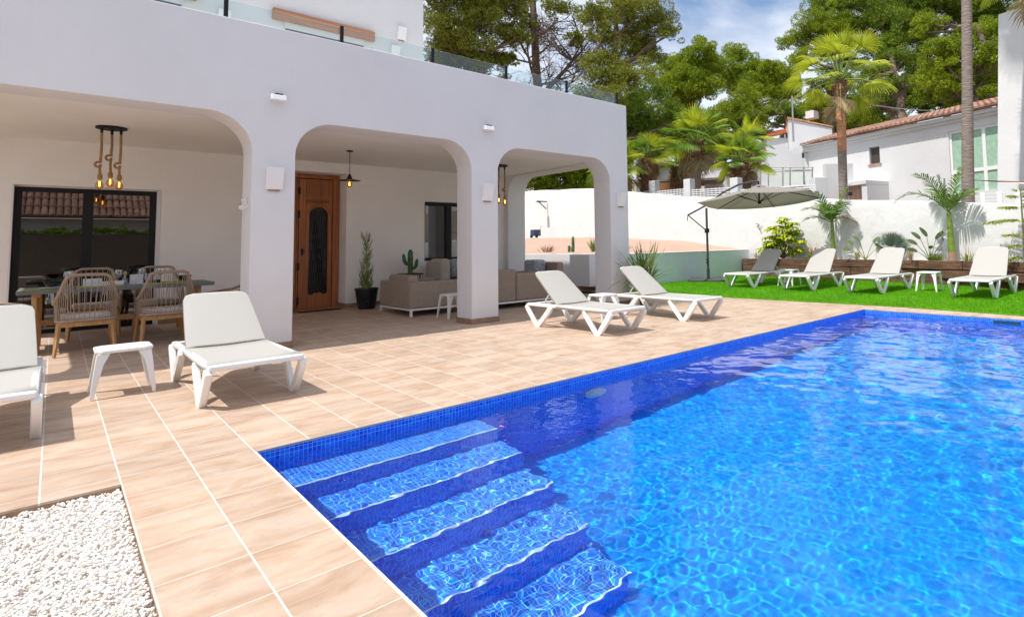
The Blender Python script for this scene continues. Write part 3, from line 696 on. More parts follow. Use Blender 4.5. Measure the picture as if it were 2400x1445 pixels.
# ---------------------------------------------------------------- pendants
def coil(c0, r, turns, h):
    return [(c0[0] + r * math.cos(a), c0[1] + r * .4 * math.sin(2 * a), c0[2] + r * math.sin(a) - h * a / (2 * PI * turns)) for a in [2 * PI * turns * i / (14 * turns) for i in range(int(14 * turns) + 1)]]
def bulb(mbg, x, y, z, s=1):
    mbg.lathe((x, y, z), [(.012 * s, 0), (.016 * s, -.02 * s), (.038 * s, -.055 * s), (.045 * s, -.085 * s), (.03 * s, -.12 * s), (.006 * s, -.13 * s)], 14)
def rope_pendant(loc, label, spots):
    t = thing('rope_pendant_lamp', label, 'pendant lamp', loc, 0, 'three-bulb rope pendant lamps')
    mb = MB().lathe((0, 0, 0), [(.15, -.028), (.16, -.024), (.16, -.002)], 28); part('ceiling_plate', mb, M['black_metal'], t)
    for x, y, zl in spots:
        mb = MB().tube([(x, y, -.028), (x, y, -.09)], .016, 10); q = part('cord_clamp', mb, M['black_metal'], t)
        zk = zl + .20 + .9 * abs(zl + .70) + .35 * (y + .03)
        path = [(x, y, -.09), (x + .004, y, (-.09 + zk) / 2), (x, y, zk + .06)] + coil((x - .024, y, zk), .028, 1.1, .02)[1:] + [(x - .005, y, zk - .07), (x, y, zl + .06)]
        mb = MB().tube(path, .014, 8); part('rope', mb, M['jute'], t, smooth=True, auto=80)
        mb = MB().lathe((x, y, zl), [(.018, .07), (.026, .05), (.026, 0), (.015, -.004)], 12); part('socket', mb, M['jute'], t, smooth=True)
        mb = MB(); bulb(mb, x, y, zl - .003); b = part('bulb', mb, M['bulb_glass'], t, smooth=True)
        mb = MB().tube([(x, y, zl - .03), (x, y, zl - .09)], .009, 6); part('filament', mb, M['filament'], b)
    return t
rp = rope_pendant((.48, 10.1, 2.885), 'three-bulb knotted rope pendant lamp over the dining table', [(-.095, -.03, -.70), (.01, .06, -.66), (.095, -.03, -.70)])
dup(rp, (6.45, 10.1, 2.885), label='three-bulb rope pendant lamp over the sofas, partly hidden by the middle pillar')
t = thing('disc_pendant_lamp', 'black disc pendant lamp on a chain before the entrance', 'pendant lamp', (3.49, 10.1, 2.885))
mb = MB().lathe((0, 0, 0), [(.05, -.02), (.055, -.002)], 20); part('ceiling_rose', mb, M['black_metal'], t)
mb = MB()
for k in range(19):
    z = -.02 - k * .02; 
    a = 0 if k % 2 else PI / 2
    mb.tube([(math.cos(a) * .006, math.sin(a) * .006, z), (math.cos(a) * .006, math.sin(a) * .006, z - .024), (-math.cos(a) * .006, -math.sin(a) * .006, z - .024), (-math.cos(a) * .006, -math.sin(a) * .006, z), (math.cos(a) * .006, math.sin(a) * .006, z)], .0022, 5)
part('chain', mb, M['black_metal'], t)
mb = MB().lathe((0, 0, 0), [(.012, -.40), (.03, -.44), (.045, -.49), (.17, -.51), (.172, -.515), (.04, -.51)], 28); part('lamp_shade', mb, M['black_metal'], t, smooth=True)
mb = MB(); bulb(mb, 0, 0, -.51, .95); b = part('bulb', mb, M['bulb_glass'], t, smooth=True)
mb = MB().tube([(0, 0, -.54), (0, 0, -.60)], .009, 6); part('filament', mb, M['filament'], b)
for i, (x, y) in enumerate([(-.55, 13.6), (.15, 13.6), (.85, 13.6)]):
    t2 = thing('room_lamp', ('left', 'middle', 'right')[i] + ' lit lampshade hanging in the room behind the sliding door', 'pendant lamp', (x, y, 2.79), 0, 'lit lamps behind the glass door')
    part('cord', MB().tube([(0, 0, 0), (0, 0, -.62)], .005, 6), M['black_metal'], t2)
    part('lamp_shade', MB().lathe((0, 0, -.76), [(.12, 0), (.07, .12), (.03, .15)], 18), M['shade_lit'], t2)

# ================================================================ LOUNGERS
def vpath(xa, xb, xc, zt):
    """V shaped leg: top xa -> foot xb -> top xc"""
    return [(xa, zt), (xa + (xb - xa) * .12, zt - .05), (xb - .055, .045), (xb - .035, .018), (xb, .016), (xb + .035, .018), (xb + .055, .045), (xc - (xc - xb) * .12, zt - .05), (xc, zt)]
def make_lounger(ang, label, group):
    t = thing('sun_lounger', label, 'sun lounger', (0, 0, 0), 0, group)
    W = .325; ZT = .30
    mb = MB()
    for s in (-1, 1):
        mb.ribbon([(.02, ZT + .012), (.10, ZT + .02), (.5, ZT + .018), (1.2, ZT + .018), (1.80, ZT + .018), (1.88, ZT + .008)], [.045, .05, .05, .05, .05, .045], .05, s * (W - .02))
    mb.box(-.012, .052, -W, W, ZT + .0, ZT + .044); mb.box(1.84, 1.90, -W, W, ZT - .015, ZT + .028); mb.box(1.12, 1.17, -W + .04, W - .04, ZT - .02, ZT + .015)
    mb.box(.45, .5, -W + .04, W - .04, ZT - .02, ZT + .01)
    part('frame', mb, M['plastic'], t, bevel=.016, seg=3)
    for s in (-1, 1):
        for xa, xb, xc in ((.015, .27, .55), (1.28, 1.60, 1.885)):
            mb = MB().ribbon(vpath(xa, xb, xc, ZT), [.075, .085, .075, .06, .04, .055, .062, .058, .05], .052, s * (W - .002))
            part('leg', mb, M['plastic'], t, bevel=.01)
    # seat sling wrapped over the rails
    mb = MB(); ws = W + .011
    prof = [(-ws + .01, ZT - .012), (-ws, ZT + .02), (-ws + .02, ZT + .048), (-ws * .5, ZT + .040), (0, ZT + .036), (ws * .5, ZT + .040), (ws - .02, ZT + .048), (ws, ZT + .02), (ws - .01, ZT - .012)]
    xs_ = [.05, .3, .6, .9, 1.16]
    sag = [0, -.004, -.006, -.004, 0]
    for x, sg in zip(xs_, sag): mb.v += [(x, y, z + (sg if 0 < k < 8 else 0)) for k, (y, z) in enumerate(prof)]
    for i in range(4):
        for k in range(8): mb.f.append((i * 9 + k, i * 9 + k + 1, i * 9 + k + 10, i * 9 + k + 9))
    o = part('seat_sling', mb, M['sling'], t, smooth=True); sm = o.modifiers.new('solid', 'SOLIDIFY'); sm.thickness = .006; sm.offset = -1
    # backrest
    ca, sa = math.cos(R(ang)), math.sin(R(ang)); px_, pz_ = 1.16, ZT + .03
    L = .76; WB0 = .285; WB1 = .245
    def B(u, y, w): return (px_ + u * ca - w * sa, y, pz_ + u * sa + w * ca)
    mb = MB(); wbf = lambda u: WB0 + (WB1 - WB0) * u / L
    for s in (-1, 1): mb.tube([B(0, s * WB0, 0), B(L * .5, s * wbf(L * .5), 0), B(L - .07, s * wbf(L), 0), B(L - .02, s * (WB1 - .015), 0), B(L, s * (WB1 - .06), 0), B(L, 0, 0)], .02, 8)
    br = part('backrest_frame', mb, M['plastic'], t, smooth=True)
    mb = MB()
    for u_, yy in ((0, WB0 + .018), (.02, WB0 + .02), (L * .5, wbf(L * .5) + .02), (L - .08, WB1 + .021), (L - .03, WB1 + .006), (L - .004, WB1 - .03)):
        mb.v += [B(u_, -yy - .006, -.006), B(u_, -yy - .002, .020), B(u_, -yy * .75, .030), B(u_, 0, .022), B(u_, yy * .75, .030), B(u_, yy + .002, .020), B(u_, yy + .006, -.006)]
    for i in range(5):
        for k in range(6): mb.f.append((i * 7 + k, i * 7 + k + 1, i * 7 + k + 8, i * 7 + k + 7))
    o = part('backrest_sling', mb, M['sling'], t, smooth=True, auto=60); sm = o.modifiers.new('solid', 'SOLIDIFY'); sm.thickness = .012; sm.offset = -1
    mb = MB()
    for s in (-1, 1):
        a = B(L * .42, s * .22, -.02); mb.tube([a, (a[0] + .16, s * .22, ZT + .02)], .011, 6)
    mb.tube([(px_ + L * .42 * ca + .16 + .3 * 0, -.24, ZT + .02), (px_ + L * .42 * ca + .16, .24, ZT + .02)], .012, 6)
    part('backrest_prop', mb, M['plastic'], t)
    return t
GL = 'sun loungers on the terrace'; GG = 'sun loungers on the lawn'
la = make_lounger(36, 'white sun lounger with raised back in front of the dining table, beside the side table', GL); la.location = (1.17, 5.32, 0); la.rotation_euler.z = R(90)
dup(la, (-.37, 5.29, 0), R(90), 'white sun lounger cut off by the left edge of the photo')
lb = make_lounger(37, 'nearer of the two white loungers between the middle pillar and the pool', GL); lb.location = (5.45, 5.42, 0); lb.rotation_euler.z = R(90)
dup(lb, (7.17, 5.36, 0), R(88.5), 'white sun lounger in front of the spiky dracaena at the corner pillar')
lc = make_lounger(44, 'white sun lounger on the grass closest to the parasol mast', GG); lc.location = (11.25, 7.64, .12)
dup(lc, (11.20, 6.13, .12), R(2), 'white sun lounger on the grass with its backrest half shaded by the parasol')
dup(lc, (11.25, 4.71, .12), R(-1.5), 'fully sunlit white lounger on the grass in front of the small blue-green fan palm')
dup(lc, (11.25, 2.80, .12), R(-1), 'white sun lounger on the grass nearest the right edge of the photo')
def make_side_table(label, group):
    t = thing('side_table', label, 'side table', (0, 0, 0), 0, group)
    h = .40
    mb = MB(); a = .19
    pts = [(-a, -a + .05), (-a + .05, -a), (a - .05, -a), (a, -a + .05), (a, a - .05), (a - .05, a), (-a + .05, a), (-a, a - .05)]
    mb.prism([(x, y, h - .03) for x, y in pts], (0, 0, .03)); part('top', mb, M['plastic'], t, bevel=.01, seg=3)
    for sx in (-1, 1):
        for sy in (-1, 1):
            mb = MB(); x1, y1 = sx * .175, sy * .175; x0, y0 = sx * .215, sy * .205
            for z, w, (x, y) in ((h - .031, .085, (x1, y1)), (h - .12, .055, (x1 + (x0 - x1) * .3, y1 + (y0 - y1) * .3)), (0, .026, (x0, y0))):
                mb.v += [(x, y, z), (x - sx * w, y, z), (x - sx * w * .9, y - sy * .012, z), (x - sx * .012, y - sy * .012, z), (x - sx * .012, y - sy * w * .9, z), (x, y - sy * w, z)]
            for i in range(2):
                for k in range(6): mb.f.append((i * 6 + k, i * 6 + (k + 1) % 6, i * 6 + (k + 1) % 6 + 6, i * 6 + k + 6))
            mb.f += [tuple(range(6)), tuple(range(12, 18))]
            part('leg', mb, M['plastic'], t, bevel=.003)
    return t
ST = 'white resin side tables'
ta = make_side_table('white resin side table on the terrace between the two left loungers', ST); ta.location = (.455, 6.72, 0)
dup(ta, (6.30, 6.85, 0), None, 'white resin side table between the two loungers in front of the corner pillar')
dup(ta, (4.85, 9.05, fz(9.05)), None, 'white resin side table half hidden behind the middle pillar')
dup(ta, (12.47, 3.82, .12), None, 'white resin side table on the grass in front of the tall feather palm')
dup(ta, (12.45, 6.92, .12), None, 'white resin side table on the grass in the shade of the parasol')

# ================================================================ PARASOL
um = thing('cantilever_parasol', 'large grey cantilever parasol with dark mast on the lawn', 'parasol', (12.95, 9.7, .12))
def PW(x, y, z): return (x - 12.95, y - 9.7, z - .12)
mb = MB()
for sx in (-1, 1):
    for sy in (-1, 1):
        c0, s0 = math.cos(.5), math.sin(.5)
        pts = [(.03, .03), (.52, .03), (.52, .40), (.40, .52), (.03, .52)]
        pts = [(sx * x * c0 - sy * y * s0, sx * x * s0 + sy * y * c0) for x, y in pts]
        mb.prism([(x, y, .01) for x, y in pts], (0, 0, .055))
part('base_weights', mb, simple('base_weight_plastic', (.075, .07, .08), .6), um, bevel=.012)
mb = MB().tube([(0, 0, .05), (0, 0, 2.05)], .033, 14).tube([(0, 0, .05), (0, 0, .35)], .045, 14); part('mast', mb, M['dark_grey_metal'], um, smooth=True)
mb = MB().box(-.05, .05, -.05, .05, 1.35, 1.47); mb.tube([(-.06, 0, .52), (.0, 0, .52)], .025, 8).tube([(-.06, 0, .60), (.0, 0, .60)], .025, 8)
part('clamp', mb, M['black_metal'], um, bevel=.006)
hub = Vector(PW(12.63, 7.78, 2.60)); tail = Vector(PW(12.55, 10.05, 1.98))
arm = [tail, tail.lerp(Vector((0, 0, 2.10)), .75), Vector((0, 0, 2.15))]
e = Vector(hub) + Vector((0, 0, .12))
ctrl = [tail, Vector((0, 0, 2.13)), Vector((-.05, -.6, 2.43)), Vector((-.15, -1.2, 2.60)), Vector((-.25, -1.7, 2.64)), e]
mb = MB().tube(ctrl, .026, 10); part('boom', mb, M['dark_grey_metal'], um, smooth=True)
mb = MB().tube([tail, (0, 0, 1.40)], .016, 8).tube([tail + Vector((0, 0, .02)), tail - Vector((.0, -.03, .16))], .012, 6); part('strut', mb, M['dark_grey_metal'], um, smooth=True)
mb = MB().tube([e, hub - Vector((0, 0, .40))], .022, 10).lathe(tuple(hub - Vector((0, 0, .42))), [(.03, -.03), (.055, 0), (.03, .03)], 12); part('hub', mb, M['black_metal'], um, smooth=True)
# tilted hexagonal canopy
tiltM = Matrix.Rotation(R(-4), 3, 'X') @ Matrix.Rotation(R(2), 3, 'Y')
RAD = 1.60
rim = []
for k in range(6):
    a = R(18 + 60 * k); rim.append(hub + tiltM @ Vector((RAD * math.cos(a), RAD * math.sin(a), -.36)))
mb = MB(); ctr = hub + tiltM @ Vector((0, 0, -.015))
nr = 5
ringv = []
for i in range(nr + 1):
    f = i / nr
    for k in range(6):
        for s_ in range(4):
            g = s_ / 4; A = rim[k].lerp(rim[(k + 1) % 6], g); p = ctr.lerp(A, max(f, .02)); p.z -= .03 * math.sin(PI * g) * f; p.z += .03 * math.sin(PI * f)
            mb.v.append(tuple(p))
for i in range(nr):
    for k in range(24): mb.f.append((i * 24 + k, i * 24 + (k + 1) % 24, (i + 1) * 24 + (k + 1) % 24, (i + 1) * 24 + k))
o = part('canopy', mb, M['canopy'], um, smooth=True, auto=20); sm = o.modifiers.new('solid', 'SOLIDIFY'); sm.thickness = .004
mb = MB()
for i in range(2):
    f = (.02, .2)[i]
    for k in range(12):
        a = k * PI / 6; mb.v.append(tuple(hub + tiltM @ Vector((f * math.cos(a), f * math.sin(a), (.05, -.015)[i]))))
mb.f += [(k, (k + 1) % 12, 12 + (k + 1) % 12, 12 + k) for k in range(12)]
part('vent_cap', mb, M['canopy'], um, smooth=True)
for k in range(6):
    r0 = rim[k]; mb = MB().tube([ctr + Vector((0, 0, -.03)), ctr.lerp(r0, .5) + Vector((0, 0, .008)), r0 + Vector((0, 0, -.008))], .011, 6)
    rb = part('rib', mb, M['black_metal'], um)
    q = ctr.lerp(r0, .42) + Vector((0, 0, -.005)); mb = MB().tube([hub - Vector((0, 0, .40)), q], .009, 6); part('stretcher', mb, M['black_metal'], rb)

# ================================================================ DINING
def make_chair(label, group, seat=True):
    t = thing('rope_armchair', label, 'chair', (0, 0, 0), 0, group)
    for sx in (-1, 1):
        mb = MB().tube([(sx * .235, .04, .38), (sx * .245, .0, .2), (sx * .265, -.03, 0)], [.024, .022, .018], 4); part('leg', mb, M['acacia'], t)
        mb = MB().tube([(sx * .235, .50, .38), (sx * .245, .52, .2), (sx * .26, .54, 0)], [.024, .022, .018], 4); part('leg', mb, M['acacia'], t)
    mb = MB().box(-.25, .25, .02, .05, .33, .385).box(-.25, .25, .49, .52, .33, .385).box(-.255, -.225, .05, .49, .33, .385).box(.225, .255, .05, .49, .33, .385)
    part('seat_frame', mb, M['acacia'], t, bevel=.004)
    half = [(.26, .50, .56), (.275, .34, .585), (.285, .18, .60), (.275, .08, .64), (.245, .03, .73), (.205, -.01, .86), (.185, -.03, .915), (.14, -.045, .938), (0, -.05, .942)]
    up = [(-x, y, z) for x, y, z in half] + half[::-1][1:]
    lowh = [(.26, .50, .41), (.26, .36, .405), (.26, .22, .40), (.26, .12, .40), (.255, .05, .40), (.22, .02, .40), (.165, .01, .40), (.10, .005, .40), (0, .005, .40)]
    lo = [(-x, y, z) for x, y, z in lowh] + lowh[::-1][1:]
    mb = MB().tube([(-.26, .50, .40)] + up + [(.26, .50, .40)], .019, 8).tube(lo, .016, 8)
    part('rope_rail', mb, M['rope_taupe'], t, smooth=True, auto=80)
    def samp(pl, f):
        f *= len(pl) - 1; i = min(int(f), len(pl) - 2); return Vector(pl[i]).lerp(Vector(pl[i + 1]), f - i)
    mb = MB(); n = 37
    for k in range(1, n):
        f = k / n; mb.tube([samp(up, f), samp(lo, f)], .0042, 5, cap=False)
    part('rope_strands', mb, M['rope_taupe'], t)
    mb = MB().box(-.225, .225, .05, .50, .40, .47); part('seat_cushion', mb, M['cushion'], t, bevel=.03, seg=4)
    return t
GC = 'rope dining chairs round the table'
c1 = make_chair('taupe rope chair seen from behind, left one on the near side of the dining table', GC); c1.location = (.30, 9.44, fz(9.6)); 
dup(c1, (1.06, 9.46, fz(9.6)), R(2), 'taupe rope chair seen from behind, right one on the near side of the dining table')
dup(c1, (.42, 11.28, fz(11)), R(180), 'taupe rope chair on the far side of the dining table, left one')
dup(c1, (1.12, 11.2, fz(11)), R(178), 'taupe rope chair on the far side of the dining table, right one')
dup(c1, (-.70, 10.0, fz(10)), R(-90), 'taupe rope chair at the left end of the dining table')
dup(c1, (2.15, 10.3, fz(10)), R(94), 'taupe rope chair at the right end of the dining table, behind the pillar lounger')
dt = thing('dining_table', 'long grey-topped dining table on wooden trestle legs', 'table', (.65, 10.25, fz(10.2)))
DW = .47
mb = MB().box(-.95, .95, -DW, DW, .705, .755); part('table_top', mb, M['table_grey'], dt, bevel=.006)
for sx in (-1, 1):
    mb = MB().tube([(sx * .78, -.38, 0), (sx * .78, -.28, .70)], .045, 4).tube([(sx * .78, .38, 0), (sx * .78, .28, .70)], .045, 4).box(sx * .78 - .03, sx * .78 + .03, -.36, .36, .66, .704).box(sx * .78 - .03, sx * .78 + .03, -.3, .3, .22, .29)
    part('trestle_leg', mb, M['acacia'], dt)
mb = MB().box(-.75, .75, -.035, .035, .29, .36); part('stretcher', mb, M['acacia'], dt, bevel=.004)
TZ = fz(10.2) + .755
def on_table(name, label, cat, x, y, parts, group=None):
    t = thing(name, label, cat, (x, y, TZ + .0006), 0, group)
    for n_, mb_, mt_, kw in parts: part(n_, mb_, mt_, t, **kw)
    return t
pm = on_table('placemat', 'lime green placemat under the left black bowl', 'placemat', -.05, 9.98, [('cloth', MB().box(-.21, .21, -.15, .15, 0, .004), M['placemat'], {})], 'lime green placemats')
for x, y, l in ((1.32, 10.42, 'lime green placemat under the right black bowl'), (.42, 9.98, 'lime green placemat behind the left near chair'), (1.05, 9.98, 'lime green placemat behind the right near chair')):
    dup(pm, (x, y, TZ + .0006), label=l)
BP = [(.02, 0), (.045, .003), (.075, .035), (.09, .075), (.085, .075), (.068, .036), (.04, .012), (.01, .010)]
bw = on_table('bowl', 'black bowl on a white plate at the left end of the dining table', 'bowl', .0, 10.0, [('bowl_body', MB().lathe((0, 0, .02), BP, 24), M['black_ceramic'], {'smooth': True})], 'black bowls on the table')
dup(bw, (1.34, 10.44, TZ - .01), label='black bowl at the right end of the dining table')
pl = on_table('plate', 'white plate under the left black bowl', 'plate', .0, 10.0, [('plate_body', MB().lathe((0, 0, .0045), [(.06, 0), (.12, .010), (.12, .013), (.06, .006)], 28), M['white_ceramic'], {'smooth': True})])
GP = [(.034, 0), (.034, .003), (.005, .008), (.004, .09), (.02, .10), (.038, .13), (.042, .155), (.036, .20), (.034, .20), (.040, .155), (.036, .132), (.018, .104), (.001, .10)]
wg = on_table('wine_glass', 'clear wine glass beside the left black bowl', 'wine glass', .13, 10.12, [('glass_body', MB().lathe((0, 0, 0), GP, 18), M['glassware'], {'smooth': True})], 'wine glasses on the dining table')
for x, y, l in ((1.08, 10.52, 'clear wine glass left of the right black bowl'), (.62, 10.3, 'clear wine glass behind the left near chair'), (.88, 10.58, 'clear wine glass beside the black caddy'), (.16, 10.5, 'clear wine glass at the far left of the dining table')):
    dup(wg, (x, y, TZ), label=l)
on_table('menu_card', 'grey printed card standing behind the left near chair', 'card', .36, 10.15, [('card', MB().prism([(-.09, -.03, 0), (-.09, .03, 0), (-.09, .0, .10)], (.18, 0, 0)), M['paper'], {})], 'printed cards on the dining table')
on_table('menu_card', 'grey printed card standing right of the glass bottle', 'card', .80, 10.25, [('card', MB().prism([(-.07, -.03, 0), (-.07, .03, 0), (-.07, .0, .13)], (.14, 0, 0)), M['paper'], {})], 'printed cards on the dining table')
on_table('bottle', 'small glass bottle with a pale stopper on the dining table', 'bottle', .68, 10.2, [('bottle_body', MB().lathe((0, 0, 0), [(.03, 0), (.032, .07), (.014, .10), (.012, .13)], 14), M['glassware'], {'smooth': True}), ('stopper', MB().lathe((0, 0, .13), [(.012, .001), (.016, .012), (.014, .05)], 10), M['acacia'], {'smooth': True})])
on_table('serving_tray', 'white woven tray in the middle of the dining table', 'tray', .55, 10.28, [('tray_body', MB().box(-.11, .11, -.08, .08, 0, .012).box(-.12, -.108, -.09, .09, 0, .05).box(.108, .12, -.09, .09, 0, .05).box(-.108, .108, -.09, -.078, 0, .05).box(-.108, .108, .078, .09, 0, .05), M['white_ceramic'], {})])
cad = on_table('caddy', 'black caddy with upturned tumblers on the dining table', 'caddy', .98, 10.45, [('caddy_tray', MB().box(-.09, .09, -.06, .06, 0, .04), M['black_ceramic'], {'bevel': .004})])
for x, y in ((-.05, 0), (.0, .02), (.05, -.01)):
    part('tumbler', MB().lathe((x, y, .0405), [(.03, 0), (.026, .09), (.024, .09), (.028, .004)], 14), M['glassware'], cad, smooth=True)

# ================================================================ SOFAS
def sofa_piece(root, name, b, bev=.03): return part(name, MB().box(*b), M['sofa'], root, bevel=bev, seg=4)
def white_base(root, x0, x1, y0, y1):
    mb = MB().box(x0, x1, y0, y0 + .035, .10, .13).box(x0, x1, y1 - .035, y1, .10, .13).box(x0, x0 + .035, y0 + .035, y1 - .035, .10, .13).box(x1 - .035, x1, y0 + .035, y1 - .035, .10, .13)
    part('base_frame', mb, M['plastic'], root)
    for x in (x0 + .02, x1 - .02):
        for y in (y0 + .02, y1 - .02): part('leg', MB().box(x - .018, x + .018, y - .018, y + .018, 0, .10), M['plastic'], root)
s = thing('outdoor_sofa', 'taupe outdoor sofa on a white metal base beside the potted plant', 'sofa', (4.30, 9.52, fz(10)))
white_base(s, 0, 1.0, 0, 1.3)
sofa_piece(s, 'seat_base', (.19, .98, .17, 1.13, .131, .40)); sofa_piece(s, 'armrest', (.0, 1.0, 0, .165, .131, .585)); sofa_piece(s, 'armrest', (.0, 1.0, 1.135, 1.3, .131, .585))
sofa_piece(s, 'backrest', (.0, .185, .17, 1.13, .131, .585)); sofa_piece(s, 'back_bolster', (.01, .20, .10, .95, .50, .70), .05)
part('cushion', MB().box(.22, .40, .55, 1.05, .46, .68), M['pillow_light'], s, bevel=.06, seg=5)
s = thing('outdoor_sofa', 'pale taupe sofa along the back wall under the window', 'sofa', (5.55, 10.7, fz(11)))
white_base(s, 0, 1.6, 0, .9)
sofa_piece(s, 'seat_base', (.02, 1.58, .02, .70, .131, .42)); part('backrest', MB().box(.02, 1.58, .705, .90, .131, .86), M['pillow_light'], s, bevel=.04, seg=4)
part('cushion', MB().box(.02, .24, .20, .78, .43, .92), M['pillow_light'], s, bevel=.09, seg=6)
part('patterned_cushion', MB().box(.45, .85, .58, .70, .5, .9), M['pillow'], s, bevel=.05, seg=5)
s = thing('outdoor_sofa', 'large taupe sofa seen from behind between the middle pillar and the corner pillar', 'sofa', (5.40, 9.28, fz(9.5)))
white_base(s, 0, 1.75, 0, .92)
sofa_piece(s, 'seat_base', (.05, 1.70, .2, .90, .131, .42)); sofa_piece(s, 'backrest', (0, .88, 0, .2, .131, .74), .04); sofa_piece(s, 'backrest', (.885, 1.75, 0, .2, .131, .66), .04)
s = thing('outdoor_sofa', 'taupe armchair with a grey cushion at the far end of the seating group', 'armchair', (7.0, 9.9, fz(10)), 0)
white_base(s, 0, .95, 0, 1.1)
sofa_piece(s, 'seat_base', (.0, .75, .17, .95, .131, .42)); sofa_piece(s, 'backrest', (.76, .95, 0, 1.1, .131, .80), .04); sofa_piece(s, 'armrest', (.0, .755, 0, .165, .131, .60)); sofa_piece(s, 'armrest', (.0, .755, .955, 1.1, .131, .60))
part('patterned_cushion', MB().box(.42, .74, .35, .8, .5, .86), M['pillow'], s, bevel=.07, seg=5)
s = thing('outdoor_sofa', 'taupe corner seat behind the large sofa, its low backrest toward the garden wall', 'sofa', (6.1, 10.35, fz(10.4)))
white_base(s, 0, .85, 0, .8)
sofa_piece(s, 'seat_base', (.0, .85, 0, .6, .131, .42)); sofa_piece(s, 'backrest', (0, .85, .61, .8, .131, .74), .04)
t = thing('plant_stand', 'small dark wooden stand behind the sofa carrying the cactus', 'side table', (5.12, 11.35, fz(11.35)))
mb = MB().box(-.20, .20, -.17, .17, .60, .63); part('top', mb, simple('dark_wood', (.06, .03, .02), .6), t, bevel=.005)
mb = MB()
for sx in (-1, 1):
    for sy in (-1, 1): mb.tube([(sx * .15, sy * .12, .60), (sx * .12, sy * .10, .3), (sx * .17, sy * .14, 0)], .015, 5)
for k in range(6): mb.tube([(-.15 + .06 * k, -.13, .60), (-.12 + .06 * k, -.13, .50), (-.09 + .06 * k, -.13, .60)], .006, 5)
part('legs', mb, M['dark_fill'], t)
t = thing('cactus', 'three-armed green cactus on the dark wooden stand', 'cactus', (5.12, 11.35, fz(11.35) + .63))
mb = MB().lathe((0, 0, 0), [(.045, 0), (.05, .1), (.055, .3), (.05, .42), (.03, .47), (.005, .485)], 12); part('stem', mb, M['cactus'], t, smooth=True)
mb = MB().tube([(0, 0, .18), (-.08, 0, .19), (-.12, 0, .25), (-.14, 0, .36), (-.145, 0, .40)], [.03, .035, .038, .032, .008], 10); part('arm', mb, M['cactus'], t, smooth=True)
mb = MB().tube([(0, 0, .10), (.08, 0, .10), (.12, 0, .15), (.14, 0, .26), (.145, 0, .29)], [.03, .035, .038, .03, .008], 10); part('arm', mb, M['cactus'], t, smooth=True)

# ================================================================ PLANTS
def blade_strip(V, F, p0, d, L, w, droop, nseg=6, up=Vector((0, 0, 1)), fold=0, curl=None):
    """a strap leaf: starts at p0 in direction d, bends down by droop"""
    p = Vector(p0); d = Vector(d).normalized(); side = d.cross(up)
    if side.length < 1e-3: side = Vector((1, 0, 0))
    side.normalize(); o = len(V)
    for i in range(nseg + 1):
        f = i / nseg; ww = w * (math.sin(PI * min(1, f * .85 + .12)) ** .7 if i < nseg else .02)
        V.append(p + side * ww / 2); V.append(p - side * ww / 2)
        p = p + d * (L / nseg); d = (d + Vector((0, 0, -droop / nseg))).normalized()
    for i in range(nseg): F.append((o + 2 * i, o + 2 * i + 1, o + 2 * i + 3, o + 2 * i + 2))
def foliage(name, V, F, mat, root, smooth=False):
    o = npmesh(name, [tuple(v) for v in V], F, mat, smooth); o.parent = root; return o
def rosette(name, label, cat, loc, parts, group=None):
    """parts: list of (part name, material, n, length, width, elevation range, droop, origin radius, origin z)"""
    t = thing(name, label, cat, loc, random.random() * 6, group)
    for pn, mt_, n, L, w, e0, e1, dr, r0, z0 in parts:
        V, F = [], []
        for k in range(n):
            a = random.random() * 6.28; e = R(random.uniform(e0, e1)); l = L * random.uniform(.7, 1.1)
            d = Vector((math.cos(a) * math.cos(e), math.sin(a) * math.cos(e), math.sin(e)))
            blade_strip(V, F, (math.cos(a) * r0 * random.random(), math.sin(a) * r0 * random.random(), z0 * random.uniform(.8, 1)), d, l, w, dr * random.uniform(.5, 1.4))
        foliage(pn, V, F, mt_, t)
    return t
# dracaena by the corner pillar
t = thing('dracaena', 'spiky dracaena with long arching leaves behind the right terrace lounger', 'plant', (8.12, 7.72, 0))
V, F = [], []
for (ox, oy, oz, n, L) in ((-.02, .02, .50, 46, .78), (.15, -.06, .42, 46, .85), (-.10, -.08, .22, 26, .6), (.06, .1, .15, 20, .55)):
    for k in range(n):
        a = random.random() * 6.28; e = R(random.choice([random.uniform(55, 88), random.uniform(15, 60), random.uniform(-5, 50)]))
        d = Vector((math.cos(a) * math.cos(e), math.sin(a) * math.cos(e), math.sin(e)))
        blade_strip(V, F, (ox, oy, oz), d, L * random.uniform(.75, 1.1), .034, random.uniform(.25, 1.1) * (1.3 - math.sin(e)), 8)
foliage('leaves', V, F, M['dracaena'], t)
part('stems', MB().tube([(0, 0, 0), (-.03, .02, .3), (-.02, .02, .52)], .03, 8).tube([(0, 0, 0), (.1, -.04, .2), (.15, -.06, .44)], .03, 8).tube([(0, 0, 0), (-.10, -.08, .24)], .025, 8), M['bark'], t, smooth=True)
